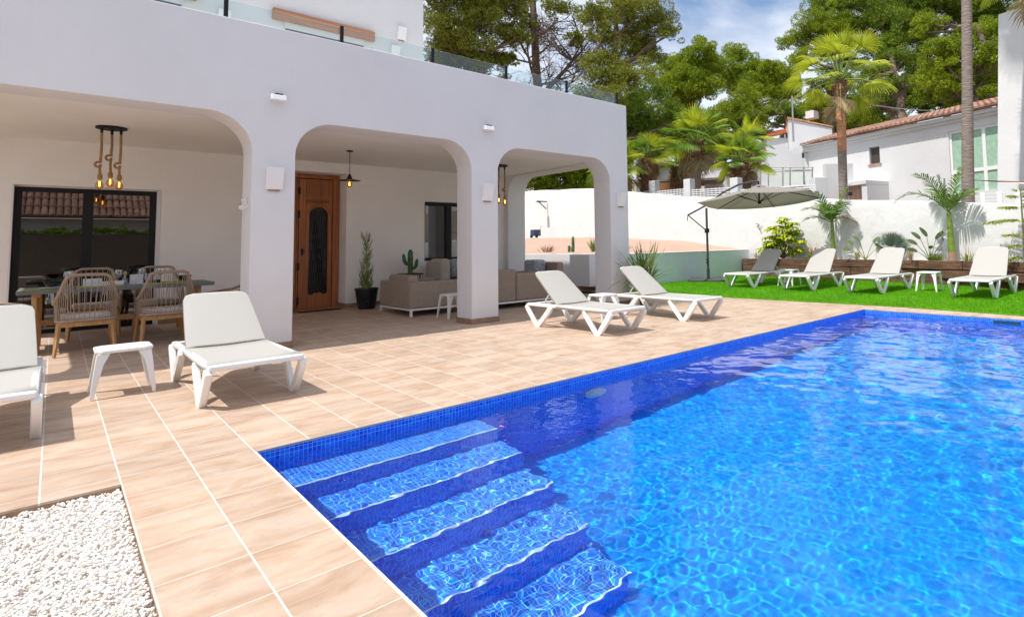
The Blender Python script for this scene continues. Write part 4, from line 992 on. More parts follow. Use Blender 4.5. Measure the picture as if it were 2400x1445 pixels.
# potted pencil plant
t = thing('potted_plant', 'tall feathery green shrub in a black pot beside the entrance', 'potted plant', (4.26, 11.35, fz(11.35)))
mb = MB().lathe((0, 0, 0), [(.15, 0), (.155, .01), (.205, .36), (.215, .365), (.215, .39), (.20, .39), (.195, .35)], 32); part('pot', mb, M['black_ceramic'], t, smooth=True)
part('soil', MB().lathe((0, 0, .34), [(.19, 0), (.01, .01)], 20), M['ground'], t)
mb = MB(); mb.tube([(0, 0, .34), (.01, 0, .8), (-.02, .01, 1.3)], [.014, .010, .005], 6)
for k in range(230):
    z = .36 + 1.0 * random.random() ** 1.5; rr = max(.03, .20 * (1 - ((z - .36) / 1.15)) ** .75)
    if z > .85: rr = .075 + .03 * math.sin(z * 20)
    a = random.random() * 6.28; o = Vector((math.cos(a) * rr * .45 * random.random() - .01, math.sin(a) * rr * .45 * random.random(), z))
    d = Vector((math.cos(a) * .6, math.sin(a) * .6, random.uniform(.5, 1.2))).normalized(); l = random.uniform(.08, .2)
    p1 = o + d * l * .5 + Vector((0, 0, 0)); p2 = o + d * l * .75 + Vector((0, 0, l * .35)); mb.tube([o, p1, p2], [.0045, .004, .002], 4, cap=False)
    q = p1 + Vector((random.uniform(-.05, .05), random.uniform(-.05, .05), .07)); mb.tube([p1, q], [.0035, .0015], 4, cap=False)
part('foliage', mb, M['euphorbia'], t)

# planter of railway sleepers
def walk(pl):
    out = [0]
    for a, b in zip(pl, pl[1:]): out.append(out[-1] + (Vector(b) - Vector(a)).length)
    return out
WK = walk([(x, y) for x, y in PF]); TOT = WK[-1]
def along(pl, wk, s):
    s = max(0, min(wk[-1] - 1e-6, s))
    for i in range(len(pl) - 1):
        if wk[i] <= s <= wk[i + 1]:
            f = (s - wk[i]) / (wk[i + 1] - wk[i]); return Vector((pl[i][0] + (pl[i + 1][0] - pl[i][0]) * f, pl[i][1] + (pl[i + 1][1] - pl[i][1]) * f, 0))
pb = thing('sleeper_planter', 'raised planter edge of weathered railway sleepers along the garden wall', 'planter', (14.6, 5, 0))
for row, (z0, z1, offs) in enumerate(((.02, .27, .0), (.275, .47, 1.2), (.475, .67, .35))):
    s0 = -offs
    while s0 < TOT:
        L = random.uniform(2.0, 2.5); a = max(0, s0); b = min(TOT, s0 + L)
        if b - a > .2:
            A = along(PF, WK, a + .004); B_ = along(PF, WK, b - .004); d = (B_ - A).normalized(); n = Vector((d.y, -d.x, 0))
            j = random.uniform(-.012, .012); A += n * -j; B_ += n * -j
            mb = MB().prism([A + Vector((0, 0, z0)), B_ + Vector((0, 0, z0)), B_ + n * .2 + Vector((0, 0, z0)), A + n * .2 + Vector((0, 0, z0))], (0, 0, z1 - z0 + random.uniform(-.012, .004)))
            o = part('sleeper', mb, M['sleeper'], pb, True, bevel=.012)
        s0 += L
WL = [(12.0, -3.5), (12.6, -.6), (13.5, 1.2), (14.2, 2.7), (15.0, 4.6), (15.55, 6.6), (15.95, 8.8), (16.25, 11), (16.6, 13.5), (17, 16.5), (17.5, 20), (18, 24.5), (18.4, 29)]
WH = [1.35, 1.52, 1.66, 1.86, 2.11, 2.31, 2.50, 2.70, 2.95, 3.38, 3.84, 4.15, 4.3]
mb = MB(); zp = .62
pf2 = [(interp(PF, y) + .19 if y > -.4 else 12.4, y) for x, y in WL if y < 10.3]
ysl = [-.4 + .3 * i for i in range(36)]
for y in ysl:
    xa = interp(PF, y) + .12; xb = interp([(a, b) for a, b in WL], y) + .02
    zb = .60 + .03 * (y / 10)
    mb.v += [(xa + (xb - xa) * k / 5, y, zb + .03 * math.sin(k * 1.3 + y * 2) * (k > 0)) for k in range(6)]
for i in range(len(ysl) - 1):
    for k in range(5): mb.f.append((i * 6 + k, i * 6 + k + 1, i * 6 + k + 7, i * 6 + k + 6))
struct('planter_bed', mb, M['white_pebble'], smooth=True)
# long garden wall, rounded and wavy on top
mb = MB(); n = 0; pts = []
wk2 = walk(WL); tot2 = wk2[-1]; m_ = 90
for i in range(m_ + 1):
    s_ = tot2 * i / m_; p = along(WL, wk2, s_); h = np.interp(s_, wk2, WH) + .012 * math.sin(s_ * 1.1) + .01 * math.sin(s_ * 2.7 + 1)
    p2 = along(WL, wk2, min(tot2, s_ + .2)); p1 = along(WL, wk2, max(0, s_ - .2)); d = (p2 - p1).normalized(); nn = Vector((d.y, -d.x, 0))
    for off, z in ((0, -.05), (0, h - .07), (.02, h - .03), (.06, h), (.14, h), (.18, h - .03), (.2, h - .07), (.2, -.05)):
        mb.v.append(tuple(p + nn * off + Vector((0, 0, z))))
for i in range(m_):
    for k in range(7): mb.f.append((i * 8 + k, i * 8 + k + 1, i * 8 + k + 9, i * 8 + k + 8))
tag(mesh('garden_wall', mb, M['rough_wall'], smooth=True, auto=60), 'long white rendered garden wall with a wavy top behind the lawn', 'wall')
# low wall with the raised drive behind it
LY = 10.25
rw = thing('low_wall', 'low pale wall holding up the sloping pink drive, at the end of the lawn', 'wall', (12, LY, 0))
part('wall_face', MB().box(10.3, 15.9, LY, LY + .2, -.05, .925), M['bluegrey'], rw, True)
part('coping', MB().box(10.29, 15.92, LY - .012, LY + .21, .926, .955), M['plastic'], rw, True, bevel=.008)
rw2 = thing('side_planter_wall', 'low white planter wall beside the far end of the porch, with a square block', 'wall', (10.1, 12, 0))
part('wall_face', MB().box(10.08, 10.28, LY, 30, -.05, .955), M['stucco'], rw2, True, bevel=.008)
part('block', MB().box(9.75, 10.079, 11.1, 11.9, .12, .955), M['stucco'], rw2, True, bevel=.01)
part('skirting', MB().box(10.066, 10.079, LY + .01, 21.9, 0, .085), M['skirting'], rw2, True)
mb = MB()
for y, zb in ((LY + .19, .90), (13.5, 1.28), (17, 1.44), (20, 1.55), (29, 1.7)):
    for x, f in ((10.2, 0), (11.3, .25), (13.5, .8), (16.2 + max(0, y - 11) * .15, 1)): mb.v.append((x, y, .90 + (zb - .90) * f + .01 * math.sin(y + x)))
for i in range(4):
    for k in range(3): mb.f.append((i * 4 + k, i * 4 + k + 1, i * 4 + k + 5, i * 4 + k + 4))
struct('drive', mb, M['soil_red'])
# plants on the low wall seen through the arches
def low_plants():
    base = lambda x, y: (x, y, .93)
    t = thing('cactus', 'slim columnar cactus in the planter behind the arches', 'cactus', (10.75, 12.95, 1.0))
    part('stem', MB().lathe((0, 0, 0), [(.04, 0), (.045, .25), (.04, .42), (.01, .46)], 10).lathe((-.10, .06, 0), [(.04, 0), (.045, .16), (.01, .2)], 8).lathe((-.09, -.08, 0), [(.04, 0), (.045, .12), (.01, .2)], 8), M['cactus'], t, smooth=True)
    rosette('grass_plant', 'tuft of green blades with lilac flower heads in the planter behind the arches', 'plant', (10.6, 11.9, 1.0), [('leaves', M['grassplant'], 50, .34, .02, 55, 88, .2, .06, 0), ('flowers', M['lilac'], 10, .5, .012, 78, 88, .05, .03, 0)])
    rosette('aloe', 'grey-green aloe spreading in the planter just left of the corner pillar', 'plant', (10.7, 10.8, .98), [('leaves', M['agave'], 24, .36, .05, 15, 75, .3, .04, .05), ('low_leaves', M['grassplant'], 60, .16, .014, 20, 80, .2, .14, 0), ('flowers', M['bromeliad'], 24, .3, .012, 30, 80, .1, .1, 0)])
    rosette('dry_shrub', 'low brown dry shrub at the left end of the planter behind the arches', 'plant', (10.5, 13.9, 1.0), [('twigs', M['palm_tip'], 60, .25, .02, 20, 80, .1, .25, 0)])
low_plants()
t = thing('tool_trolley', 'small navy trolley parked on the drive by the garden wall', 'trolley', (17.0, 23.4, 1.60))
part('box', MB().box(-.2, .2, -.2, .2, .1, .42), M['blue_box'], t, bevel=.04); 
for sy in (-1, 1): part('wheel', MB().tube([(-.1, sy * .24, .08), (-.1, sy * .20, .08)], .08, 12), M['black_metal'], t)
part('handle', MB().tube([(.1, -.2, .2), (.1, -.32, .55), (.1, -.36, .6)], .015, 6), M['steel'], t)
t = thing('wall_bracket_lamp', 'black bracket arm on the garden wall seen through the end arch', 'wall lamp', (17.85, 23.6, 3.45))
part('arm', MB().box(-.6, 0, -.03, .03, 0, .05).tube([(-.5, 0, 0), (-.02, 0, -.35)], .025, 6), M['black_metal'], t)
part('shade_panel', MB().box(-.65, -.35, -.12, .12, -.02, -.004), M['dark_grey_metal'], t)
t = thing('wall_tap', 'small dry creeper sprig on the garden wall beside the parasol', 'creeper', (16.1, 9.95, 1.75))
part('twigs', MB().tube([(0, 0, 0), (-.03, .06, -.05), (-.03, -.02, -.12), (-.02, -.08, -.3)], .01, 5).tube([(0, 0, 0), (-.04, .12, .03)], .009, 5).tube([(-.03, -.02, -.1), (-.03, -.12, -.06)], .008, 5), M['bark_dry'], t)
t.name = 'creeper_sprig'

# feather palms
def pinnate(V, F, p0, d, L, leaf_l, droop, n=26, width=.03, splay=.9):
    p = Vector(p0); d = Vector(d).normalized(); spine = [p.copy()]; dirs = [d.copy()]
    for i in range(n):
        p = p + d * (L / n); d = (d + Vector((0, 0, -droop / n * (.4 + 1.2 * i / n)))).normalized(); spine.append(p.copy()); dirs.append(d.copy())
    for i in range(3, n + 1):
        f = i / n; ll = leaf_l * math.sin(PI * (f * .8 + .12)) ** .6
        side = dirs[i].cross(Vector((0, 0, 1))).normalized(); upv = side.cross(dirs[i])
        for s_ in (-1, 1):
            dd = (side * s_ * splay + dirs[i] * .75 + upv * random.uniform(.05, .5)).normalized()
            blade_strip(V, F, spine[i], dd, ll * random.uniform(.85, 1.1), width, random.uniform(.5, 1.0), 4, upv)
    return spine
def feather_palm(label, loc, trunk_h, lean, fronds, group, rz=0, base_r=.07):
    t = thing('feather_palm', label, 'palm', loc, rz, group)
    topv = Vector((lean[0], lean[1], trunk_h))
    part('trunk', MB().tube([(0, 0, 0), (topv.x * .15, topv.y * .15, trunk_h * .22)], [base_r * 1.15, base_r], 12), M['ring_stem'], t, smooth=True)
    part('crownshaft', MB().tube([(topv.x * .15, topv.y * .15, trunk_h * .22), (topv.x * .5, topv.y * .5, trunk_h * .6), topv], [base_r, base_r * .75, base_r * .6], 12), M['green_stem'], t, smooth=True)
    for az, el, L, dr, tip in fronds:
        a = R(az); e = R(el); V, F = [], []
        d = Vector((math.cos(a) * math.cos(e), math.sin(a) * math.cos(e), math.sin(e)))
        sp = pinnate(V, F, topv, d, L, .34, dr)
        fr = foliage('frond', V, F, M['palm_tip'] if tip else M['palm_feather'], t)
        part('rachis', MB().tube(sp[::4] + [sp[-1]], [.014, .012, .011, .010, .008, .006, .004, .003][:len(sp[::4]) + 1], 5), M['green_stem'], fr)
    return t
FPG = 'feather palms in the sleeper planter'
# azimuth 125 points to the left in view, -55 to the right
feather_palm('feather palm with a browned drooping frond in the planter under the tall fan palm', (15.30, 7.12, .62), 1.05, (0, 0), [(130, 55, .95, 1.7, 0), (115, 35, .8, 1.4, 0), (150, 70, 1.0, 1.1, 0), (-50, 70, 1.15, .7, 0), (-60, 40, .75, 2.4, 1), (-120, 60, .9, 1.5, 0), (60, 60, .9, 1.3, 0), (200, 50, .8, 1.6, 0)], FPG)
feather_palm('tall feather palm with a ringed base, in front of the bare grey palm trunk', (14.42, 3.9, .62), 1.15, (0, .02), [(128, 50, 1.35, 2.0, 0), (140, 68, 1.2, 1.5, 0), (-52, 75, 1.05, .5, 0), (-40, 55, .95, 1.2, 0), (100, 80, .9, .7, 0), (-120, 55, .85, 1.6, 0), (50, 60, .9, 1.2, 0)], FPG, base_r=.085)

# small blue fan palm, bird of paradise plants, grasses
def fan(V, F, c, d, up, Rr, n=22, spread=150, droop=.35, w=None):
    """a palmate leaf: n folded fingers fanned about d in the plane normal to up"""
    d = Vector(d).normalized(); up = (Vector(up) - Vector(up).dot(d) * d).normalized(); s = d.cross(up).normalized()
    w = w or Rr * 1.35 / n
    for k in range(n):
        a = R(-spread + 2 * spread * k / (n - 1)); dd = d * math.cos(a) + s * math.sin(a)
        L = Rr * (.72 + .28 * math.cos(a * .6)) * random.uniform(.9, 1.05); p = Vector(c); sd = up.cross(dd).normalized(); o = len(V)
        dz = dd.copy()
        for i, f in enumerate((0, .45, .75, 1)):
            ww = w * (.15, 1, .7, .05)[i]; q = p
            V.append(q + sd * ww / 2 + up * .012); V.append(q - sd * ww / 2)
            if i < 3: p = p + dz * L * ((.45, .3, .25)[i]); dz = (dz + Vector((0, 0, -droop * (.25, .8, 1.6)[i]))).normalized()
        for i in range(3): F.append((o + 2 * i, o + 2 * i + 1, o + 2 * i + 3, o + 2 * i + 2))
t = thing('small_fan_palm', 'small blue-green fan palm with stiff round leaves on a short reddish trunk', 'palm', (14.95, 5.45, .66))
part('trunk', MB().tube([(0, 0, 0), (.02, 0, .12), (0, 0, .22)], [.05, .045, .06], 8), M['palm_trunk_red'], t, smooth=True)
V, F = [], []
for k in range(17):
    a = random.random() * 6.28; e = R(random.uniform(0, 85)); d = Vector((math.cos(a) * math.cos(e), math.sin(a) * math.cos(e), math.sin(e)))
    fan(V, F, Vector((0, 0, .22)) + d * random.uniform(.12, .24), d, Vector((-.6, -.3, .8)), .36, 17, 62, .03, .013)
foliage('crown', V, F, M['agave'], t)
def strelitzia(label, loc, spec, group='bird of paradise plants'):
    t = thing('bird_of_paradise', label, 'plant', loc, 0, group)
    mb = MB(); V, F = [], []
    for az, el, L, ll in spec:
        a = R(az); e = R(el); d = Vector((math.cos(a) * math.cos(e), math.sin(a) * math.cos(e), math.sin(e))); p1 = d * L
        mb.tube([(0, 0, 0), p1 * .5 + Vector((0, 0, .02)), p1], [.012, .008, .006], 5)
        sd = Vector((0.5, -.8, 0)); dd = (d + Vector((math.cos(a) * .4, math.sin(a) * .4, -.1))).normalized()
        blade_strip(V, F, p1, dd, ll, .10, .5, 6, Vector((-.8, -.3, .4)))
    part('stalks', mb, M['green_stem'], t); foliage('leaves', V, F, M['strelitzia'], t); return t
strelitzia('long-stalked bird of paradise plant left of the tall feather palm', (14.62, 4.42, .64), [(128, 40, .38, .26), (128, 55, .5, .28), (120, 70, .58, .26), (90, 85, .6, .28), (-52, 75, .55, .28), (-52, 60, .58, .3), (-52, 48, .55, .25), (200, 50, .4, .22)])
strelitzia('smaller bird of paradise plant left of the small fan palm', (15.1, 6.15, .66), [(128, 35, .45, .22), (128, 55, .5, .26), (100, 75, .5, .24), (-52, 65, .5, .26), (-52, 45, .4, .22)])
GRG = 'small tufts in the sleeper planter'
for loc, lb, ps in (
    ((15.35, 7.75, .66), 'flowering tuft with orange centre left of the first feather palm', [('leaves', M['grassplant'], 40, .26, .03, 20, 75, .3, .12, 0), ('orange_leaves', M['orange_leaf'], 8, .34, .04, 70, 88, .1, .03, 0), ('flower_stems', M['bromeliad'], 22, .55, .008, 60, 85, .1, .1, 0)]),
    ((14.55, 4.25, .64), 'bright green tuft at the foot of the tall bird of paradise plant', [('leaves', M['grassplant'], 60, .22, .018, 40, 85, .3, .1, 0)]),
    ((14.25, 3.55, .64), 'green tuft with pinkish heads right of the tall feather palm', [('leaves', M['grassplant'], 40, .26, .018, 30, 85, .3, .1, 0), ('flower_stems', M['bromeliad'], 14, .48, .008, 70, 88, .1, .06, 0)]),
    ((14.75, 4.9, .64), 'straw-coloured upright grass behind the third lawn lounger', [('leaves', M['drygrass'], 40, .38, .01, 70, 88, .15, .05, 0)]),
    ((15.05, 6.35, .66), 'orange-brown grass at the foot of the smaller bird of paradise plant', [('leaves', M['drygrass'], 40, .26, .012, 55, 88, .2, .07, 0)]),
    ((13.75, 2.75, .62), 'sparse green weeds right of the last lawn lounger', [('leaves', M['grassplant'], 50, .22, .012, 40, 85, .3, .25, 0)]),
    ((14.8, 5.15, .66), 'grey spiky rosette behind the third lawn lounger', [('leaves', M['agave'], 16, .36, .016, 60, 88, .1, .1, 0)]),
    ((15.5, 9.7, .68), 'small yellow-green tuft at the far corner of the planter', [('leaves', M['drygrass'], 40, .22, .015, 40, 85, .3, .08, 0)])):
    rosette('grass_tuft', lb, 'plant', loc, ps, GRG)
# umbrella tree bush
t = thing('umbrella_tree', 'bright yellow-green umbrella tree shrub under the parasol edge', 'shrub', (15.45, 8.75, .66))
V, F = [], []; mb = MB()
cl = [(0, 0, 1.18), (.12, -.28, 1.05), (-.1, .25, .95), (.1, -.1, 1.0), (-.2, .05, .85), (.05, -.42, .8), (-.05, .42, .72), (.1, -.2, .8), (0, .2, .66), (-.15, -.3, .6), (.1, .5, .5), (0, -.5, .5), (-.1, .1, .5), (.1, .33, .4), (0, -.1, .35), (-.05, .62, .34), (.05, -.48, .28), (-.2, -.1, .7), (-.25, .28, .5), (-.1, .45, .2), (.0, -.25, .2), (-.2, .2, .25), (-.2, -.35, .9)]
cl = [(x + 0, y * 1.0, z) for x, y, z in cl]
for (x, y, z) in cl:
    mb.tube([(0, 0, 0), (x * .5, y * .45, z * .55), (x, y, z)], [.016, .010, .005], 5)
    for j in range(5):
        c = Vector((x + random.uniform(-.12, .12), y + random.uniform(-.13, .13), z + random.uniform(-.08, .06)))
        for k in range(9):
            a = k * 6.28 / 9 + random.random() * .3; d = Vector((math.cos(a), math.sin(a), random.uniform(-.1, .35)))
            blade_strip(V, F, c + d * .02, d, random.uniform(.15, .22), .075, random.uniform(1.4, 2.4), 4)
part('stems', mb, M['bark'], t); foliage('foliage', V, F, M['schefflera'], t)
# norfolk pine at the right edge
t = thing('norfolk_pine', 'young norfolk pine with flat tiered branches at the right edge of the photo', 'tree', (13.62, 2.38, .60))
part('trunk', MB().tube([(0, 0, 0), (.01, 0, .8), (0, 0, 1.55)], [.028, .018, .008], 8), M['bark'], t, smooth=True)
V, F = [], []
for z, L, dz in ((.18, .45, .12), (.42, .62, .0), (.62, .38, .02), (.92, .72, .02), (1.18, .42, .04), (1.40, .26, .05), (1.53, .14, .1)):
    for k in range(5):
        a = R(128 + 72 * k); d = Vector((math.cos(a), math.sin(a), .15)); p = Vector((0, 0, z)); nn_ = int(L / .02)
        for i in range(nn_):
            p = p + d * .02; d = (d + Vector((0, 0, -.012 if z > .5 else -.03))).normalized()
            for s_ in range(9):
                b = a + random.choice((-1, 1)) * R(random.uniform(50, 90)); dd = Vector((math.cos(b), math.sin(b), random.uniform(-1.1, .25)))
                if i > 3: blade_strip(V, F, p, dd, random.uniform(.05, .11), .011, .5, 2)
foliage('branches', V, F, M['araucaria'], t)

# ================================================================ BEYOND THE WALL
def ribs_tiles(A, B_, up, n, r, L):
    """rows of half-round roof tiles between A and B, running along 'up'"""
    mb = MB(); A = Vector(A); B_ = Vector(B_); d = (B_ - A) / n; upn = Vector(up).normalized(); nrm = d.normalized().cross(upn)
    if nrm.z < 0: nrm = -nrm
    for k in range(n):
        c = A + d * (k + .5)
        nseg = 6; rows_ = 8
        for q in range(rows_):
            u0, u1 = L * q / rows_, L * (q + 1) / rows_ + .04
            o = len(mb.v)
            for u_, rr in ((u0, r * 1.08), (u1, r * .9)):
                for s_ in range(nseg + 1):
                    a = PI * s_ / nseg; mb.v.append(tuple(c + upn * u_ + d.normalized() * math.cos(a) * rr + nrm * (math.sin(a) * rr + .01 * (u_ == u0))))
            for s_ in range(nseg): mb.f.append((o + s_, o + s_ + 1, o + nseg + 1 + s_ + 1, o + nseg + 1 + s_))
            mb.f.append(tuple(o + s_ for s_ in range(nseg + 1)))
    return mb
# neighbour house, local frame: +x away from the pool (into the house), +y along its front to the left
ND = Vector((.266, .964, 0)).normalized(); ang = math.atan2(-ND.x, ND.y)
nh = thing('neighbour_house', 'white neighbouring house with terracotta roof and tall green window behind the wall', 'house', (23.09, 6.53, 2.3), ang)
Z = -2.3
mb = MB()
def wall_yz(mb, y0, y1, z0, z1, x0, x1, holes):
    y = y0
    for a, b, c, d in holes:
        mb.box(x0, x1, y, a, z0, z1)
        if c > z0: mb.box(x0, x1, a, b, z0, c)
        if d < z1: mb.box(x0, x1, a, b, d, z1)
        y = b
    mb.box(x0, x1, y, y1, z0, z1)
wall_yz(mb, -2.6, 6.2, -.3, 5.45 + Z, 0, .25, [(-2.28, -.44, 2.80 + Z, 5.07 + Z), (2.44, 2.93, 4.3 + Z, 5.02 + Z)])
mb.box(.25, 5, 6.0, 6.2, -.3, 5.45 + Z).box(-.25, 0, -2.6, 6.3, 5.46 + Z, 5.58 + Z).box(-.12, 0, -2.6, 6.25, 5.36 + Z, 5.455 + Z)
part('wall', mb, M['stucco_far'], nh)
slope = Vector((1, 0, .28))
rf = part('roof', MB().prism([(-.32, -2.6, 5.585 + Z), (-.32, 6.35, 5.585 + Z), (5.5, 6.35, 7.1 + Z), (5.5, -2.6, 7.1 + Z)], (0, 0, .03)), M['terracotta'], nh)
part('roof_tiles', ribs_tiles((-.40, -2.55, 5.62 + Z), (-.40, 6.35, 5.62 + Z), slope, 42, .095, 3.2), M['terracotta'], rf, smooth=True)
w = part('tall_window', MB().box(.05, .12, -2.28, -2.2, 2.8 + Z, 5.07 + Z).box(.05, .12, -.52, -.44, 2.8 + Z, 5.07 + Z).box(.05, .12, -2.2, -.52, 4.98 + Z, 5.07 + Z).box(.05, .12, -1.7, -1.58, 2.8 + Z, 4.98 + Z).box(.05, .12, -2.2, -1.7, 3.50 + Z, 3.62 + Z).box(.05, .12, -1.58, -.52, 3.50 + Z, 3.62 + Z), M['plastic'], nh)
for a, b, c, d in ((-2.2, -1.7, 3.62, 4.98), (-2.2, -1.7, 2.8, 3.5), (-1.58, -.52, 3.62, 4.98), (-1.58, -.52, 2.8, 3.5)):
    part('green_pane', MB().box(.09, .10, a, b, c + Z, d + Z), M['frosted'], w)
w = part('small_window', MB().box(.08, .13, 2.44, 2.93, 4.30 + Z, 4.34 + Z).box(.08, .13, 2.44, 2.93, 4.98 + Z, 5.02 + Z).box(.08, .13, 2.44, 2.48, 4.34 + Z, 4.98 + Z).box(.08, .13, 2.89, 2.93, 4.34 + Z, 4.98 + Z), M['steel'], nh)
part('pane', MB().box(.10, .11, 2.48, 2.89, 4.34 + Z, 4.98 + Z), M['dark_fill'], w)
part('window_sill', MB().box(-.05, .02, 2.38, 2.99, 4.24 + Z, 4.298 + Z), M['palm_trunk_red'], nh)
part('side_block', MB().prism([(-1.3, -2.61, -.3), (2, -2.61, -.3), (2, -2.61, 8.6 + Z), (-.45, -2.61, 8.6 + Z)], (0, -3.6, 0)), M['stucco_far'], nh, bevel=.03)
# flat white entrance canopy below the small window
part('carport_box', MB().box(-1.4, -.005, 2.1, 6.1, 3.36 + Z, 3.52 + Z).box(-1.35, -.005, 2.1, 2.35, -.3, 3.355 + Z).box(-1.35, -.005, 4.6, 4.8, -.3, 3.355 + Z), M['stucco_far'], nh, bevel=.01)
part('recess_wall', MB().box(-1.1, -.9, 2.351, 4.599, -.3, 3.359 + Z), M['soil_red'], nh)
part('meter_box', MB().box(-1.14, -1.101, 3.0, 3.35, 3.0 + Z, 3.12 + Z), M['dark_fill'], nh)
t = thing('shade_sail', 'beige shade sail strung before the tall green window of the neighbouring house', 'shade sail', (20.2, 4.6, 3.0))
part('cloth', MB().add([tuple(at(2212, 419, 20.6) - Vector((20.2, 4.6, 3.0))), tuple(at(2470, 428, 18.6) - Vector((20.2, 4.6, 3.0))), tuple(at(2470, 436, 18) - Vector((20.2, 4.6, 3.0))), tuple(at(2300, 424, 20) - Vector((20.2, 4.6, 3.0)))], [(0, 1, 2, 3)]), M['sail'], t)
part('post', MB().tube([at(2213, 418, 20.7) - Vector((20.2, 4.6, 3.0)), at(2214, 450, 20.7) - Vector((20.2, 4.6, 3.4))], .03, 6), M['steel'], t)

# second white house with stepped blocks
wh = thing('white_block_house', 'stepped white block house left of the tall palm, with a glazed terrace rail', 'house', (27, 14, 2.5))
def vbox(mb, A, B_, z0, z1, depth):
    """a block whose front runs from A to B (plan points)"""
    A = Vector((A[0], A[1], 0)); B_ = Vector((B_[0], B_[1], 0)); d = (B_ - A).normalized(); n = Vector((-d.y, d.x, 0))
    if n.dot(Vector((1, .7, 0))) < 0: n = -n
    mb.prism([A + Vector((0, 0, z0)), B_ + Vector((0, 0, z0)), B_ + n * depth + Vector((0, 0, z0)), A + n * depth + Vector((0, 0, z0))], (0, 0, z1 - z0)); return mb
a1, a2 = at(1797, 330, 34), at(1852, 330, 34.4); part('left_wing', vbox(MB(), a1, a2, 2, at(1825, 322, 34).z, 4), M['stucco_far'], wh, True)
rf = part('left_roof', ribs_tiles((a1.x - .2, a1.y, at(1797, 325, 34).z), (a2.x - .2, a2.y, at(1852, 312, 34).z), (.9, .4, .3), 14, .11, 2.5), simple('orange_tiles', (.55, .20, .09), .8, .3, 4), wh, True)
b1, b2, b3 = at(1848, 300, 33), at(1950, 300, 33.4), at(2012, 300, 35)
mb = MB().prism([(b1.x, b1.y, 3), (b2.x, b2.y, 3), (b2.x, b2.y, at(1950, 300, 33.4).z), (b1.x, b1.y, at(1848, 279, 33).z)], (4.2, 2.6, 0))
part('main_block', mb, M['stucco_far'], wh, True)
part('main_coping', MB().prism([(b1.x - .1, b1.y, at(1848, 279, 33).z + .01), (b2.x, b2.y - .1, at(1950, 300, 33.4).z + .01), (b2.x, b2.y, at(1950, 300, 33.4).z + .12), (b1.x - .1, b1.y, at(1848, 279, 33).z + .12)], (4.3, 2.6, 0)), M['palm_trunk_red'], wh, True)
part('chimney', MB().box(b1.x + 1.3, b1.x + 1.9, b1.y - .9, b1.y - .4, 8.2, 8.62), M['stucco_far'], wh, True)
c1_, c2_ = at(1780, 375, 29), at(1880, 375, 29.2)
zl, zr = at(1780, 383, 29).z, at(1880, 340, 29.2).z
part('front_wall', MB().prism([(c1_.x, c1_.y, 2), (c2_.x, c2_.y, 2), (c2_.x, c2_.y, zr), (c1_.x, c1_.y, zl)], (3, 2, 0)), M['stucco_far'], wh, True)
d1_, d2_ = at(1882, 350, 28.6), at(1990, 350, 28.9)
part('canopy_slab', vbox(MB(), d1_, d2_, at(1882, 354, 28.6).z, at(1882, 341, 28.6).z, 2.5), M['stucco_far'], wh, True, bevel=.02)
part('lower_block', vbox(MB(), at(1886, 390, 29.1), at(1912, 390, 29.1), 2, at(1882, 354, 28.6).z - .02, 2.0), M['frosted_pale'], wh, True)
part('lower_wall', vbox(MB(), at(1914, 390, 30.2), at(2000, 390, 30.5), 2, at(1914, 356, 30.2).z, 2.0), M['stucco_far'], wh, True)
part('parapet', vbox(MB(), at(1936, 400, 24.5), at(2000, 400, 25), 2, at(1936, 384, 24.5).z, .3), M['stucco_far'], wh, True)
part('gate_pillar', vbox(MB(), at(1910, 430, 21.5), at(1940, 430, 21.7), 2, at(1911, 415, 21.5).z, .5), M['stucco_far'], wh, True, bevel=.02)
part('terrace_floor', vbox(MB(), at(1770, 455, 25), at(1915, 455, 25.2), 2, at(1800, 438, 25).z, 5), M['stucco_far'], wh, True)
rl = thing('terrace_railing', 'steel railing with pale glass panels on the terrace of the white block house', 'railing', (23.5, 12, 3.2))
zt_, zb_ = at(1800, 393, 24.8).z, at(1800, 441, 24.8).z
xs5 = [1783, 1801, 1835, 1852, 1884, 1904]
part('top_rail', MB().tube([at(1783, 392, 24.8), at(1908, 392, 24.8)], .022, 6).tube([at(1783, 398, 24.8), at(1908, 398, 24.8)], .015, 6), M['steel'], rl, True)
for x in xs5: part('post', MB().tube([at(x, 393, 24.8), at(x, 436, 24.8)], .028, 6), M['steel'], rl, True)
for x0, x1 in ((1804, 1832), (1838, 1850), (1855, 1882), (1887, 1902)):
    p, q = at(x0, 400, 24.8), at(x1, 400, 24.8); part('glass_panel', MB().prism([(p.x, p.y, zb_ + .12), (q.x, q.y, zb_ + .12), (q.x, q.y, zt_ - .17), (p.x, p.y, zt_ - .17)], (.02, .01, 0)), M['frosted_pale'], rl, True)
t = thing('flagpole', 'thin grey pole with a green tip rising in front of the white block house', 'pole', tuple(at(1860, 332, 28)))
p0, p1 = at(1860, 332, 28), at(1856, 225, 28); part('shaft', MB().tube([Vector((0, 0, 0)), p1 - p0], .045, 8), M['steel'], t)
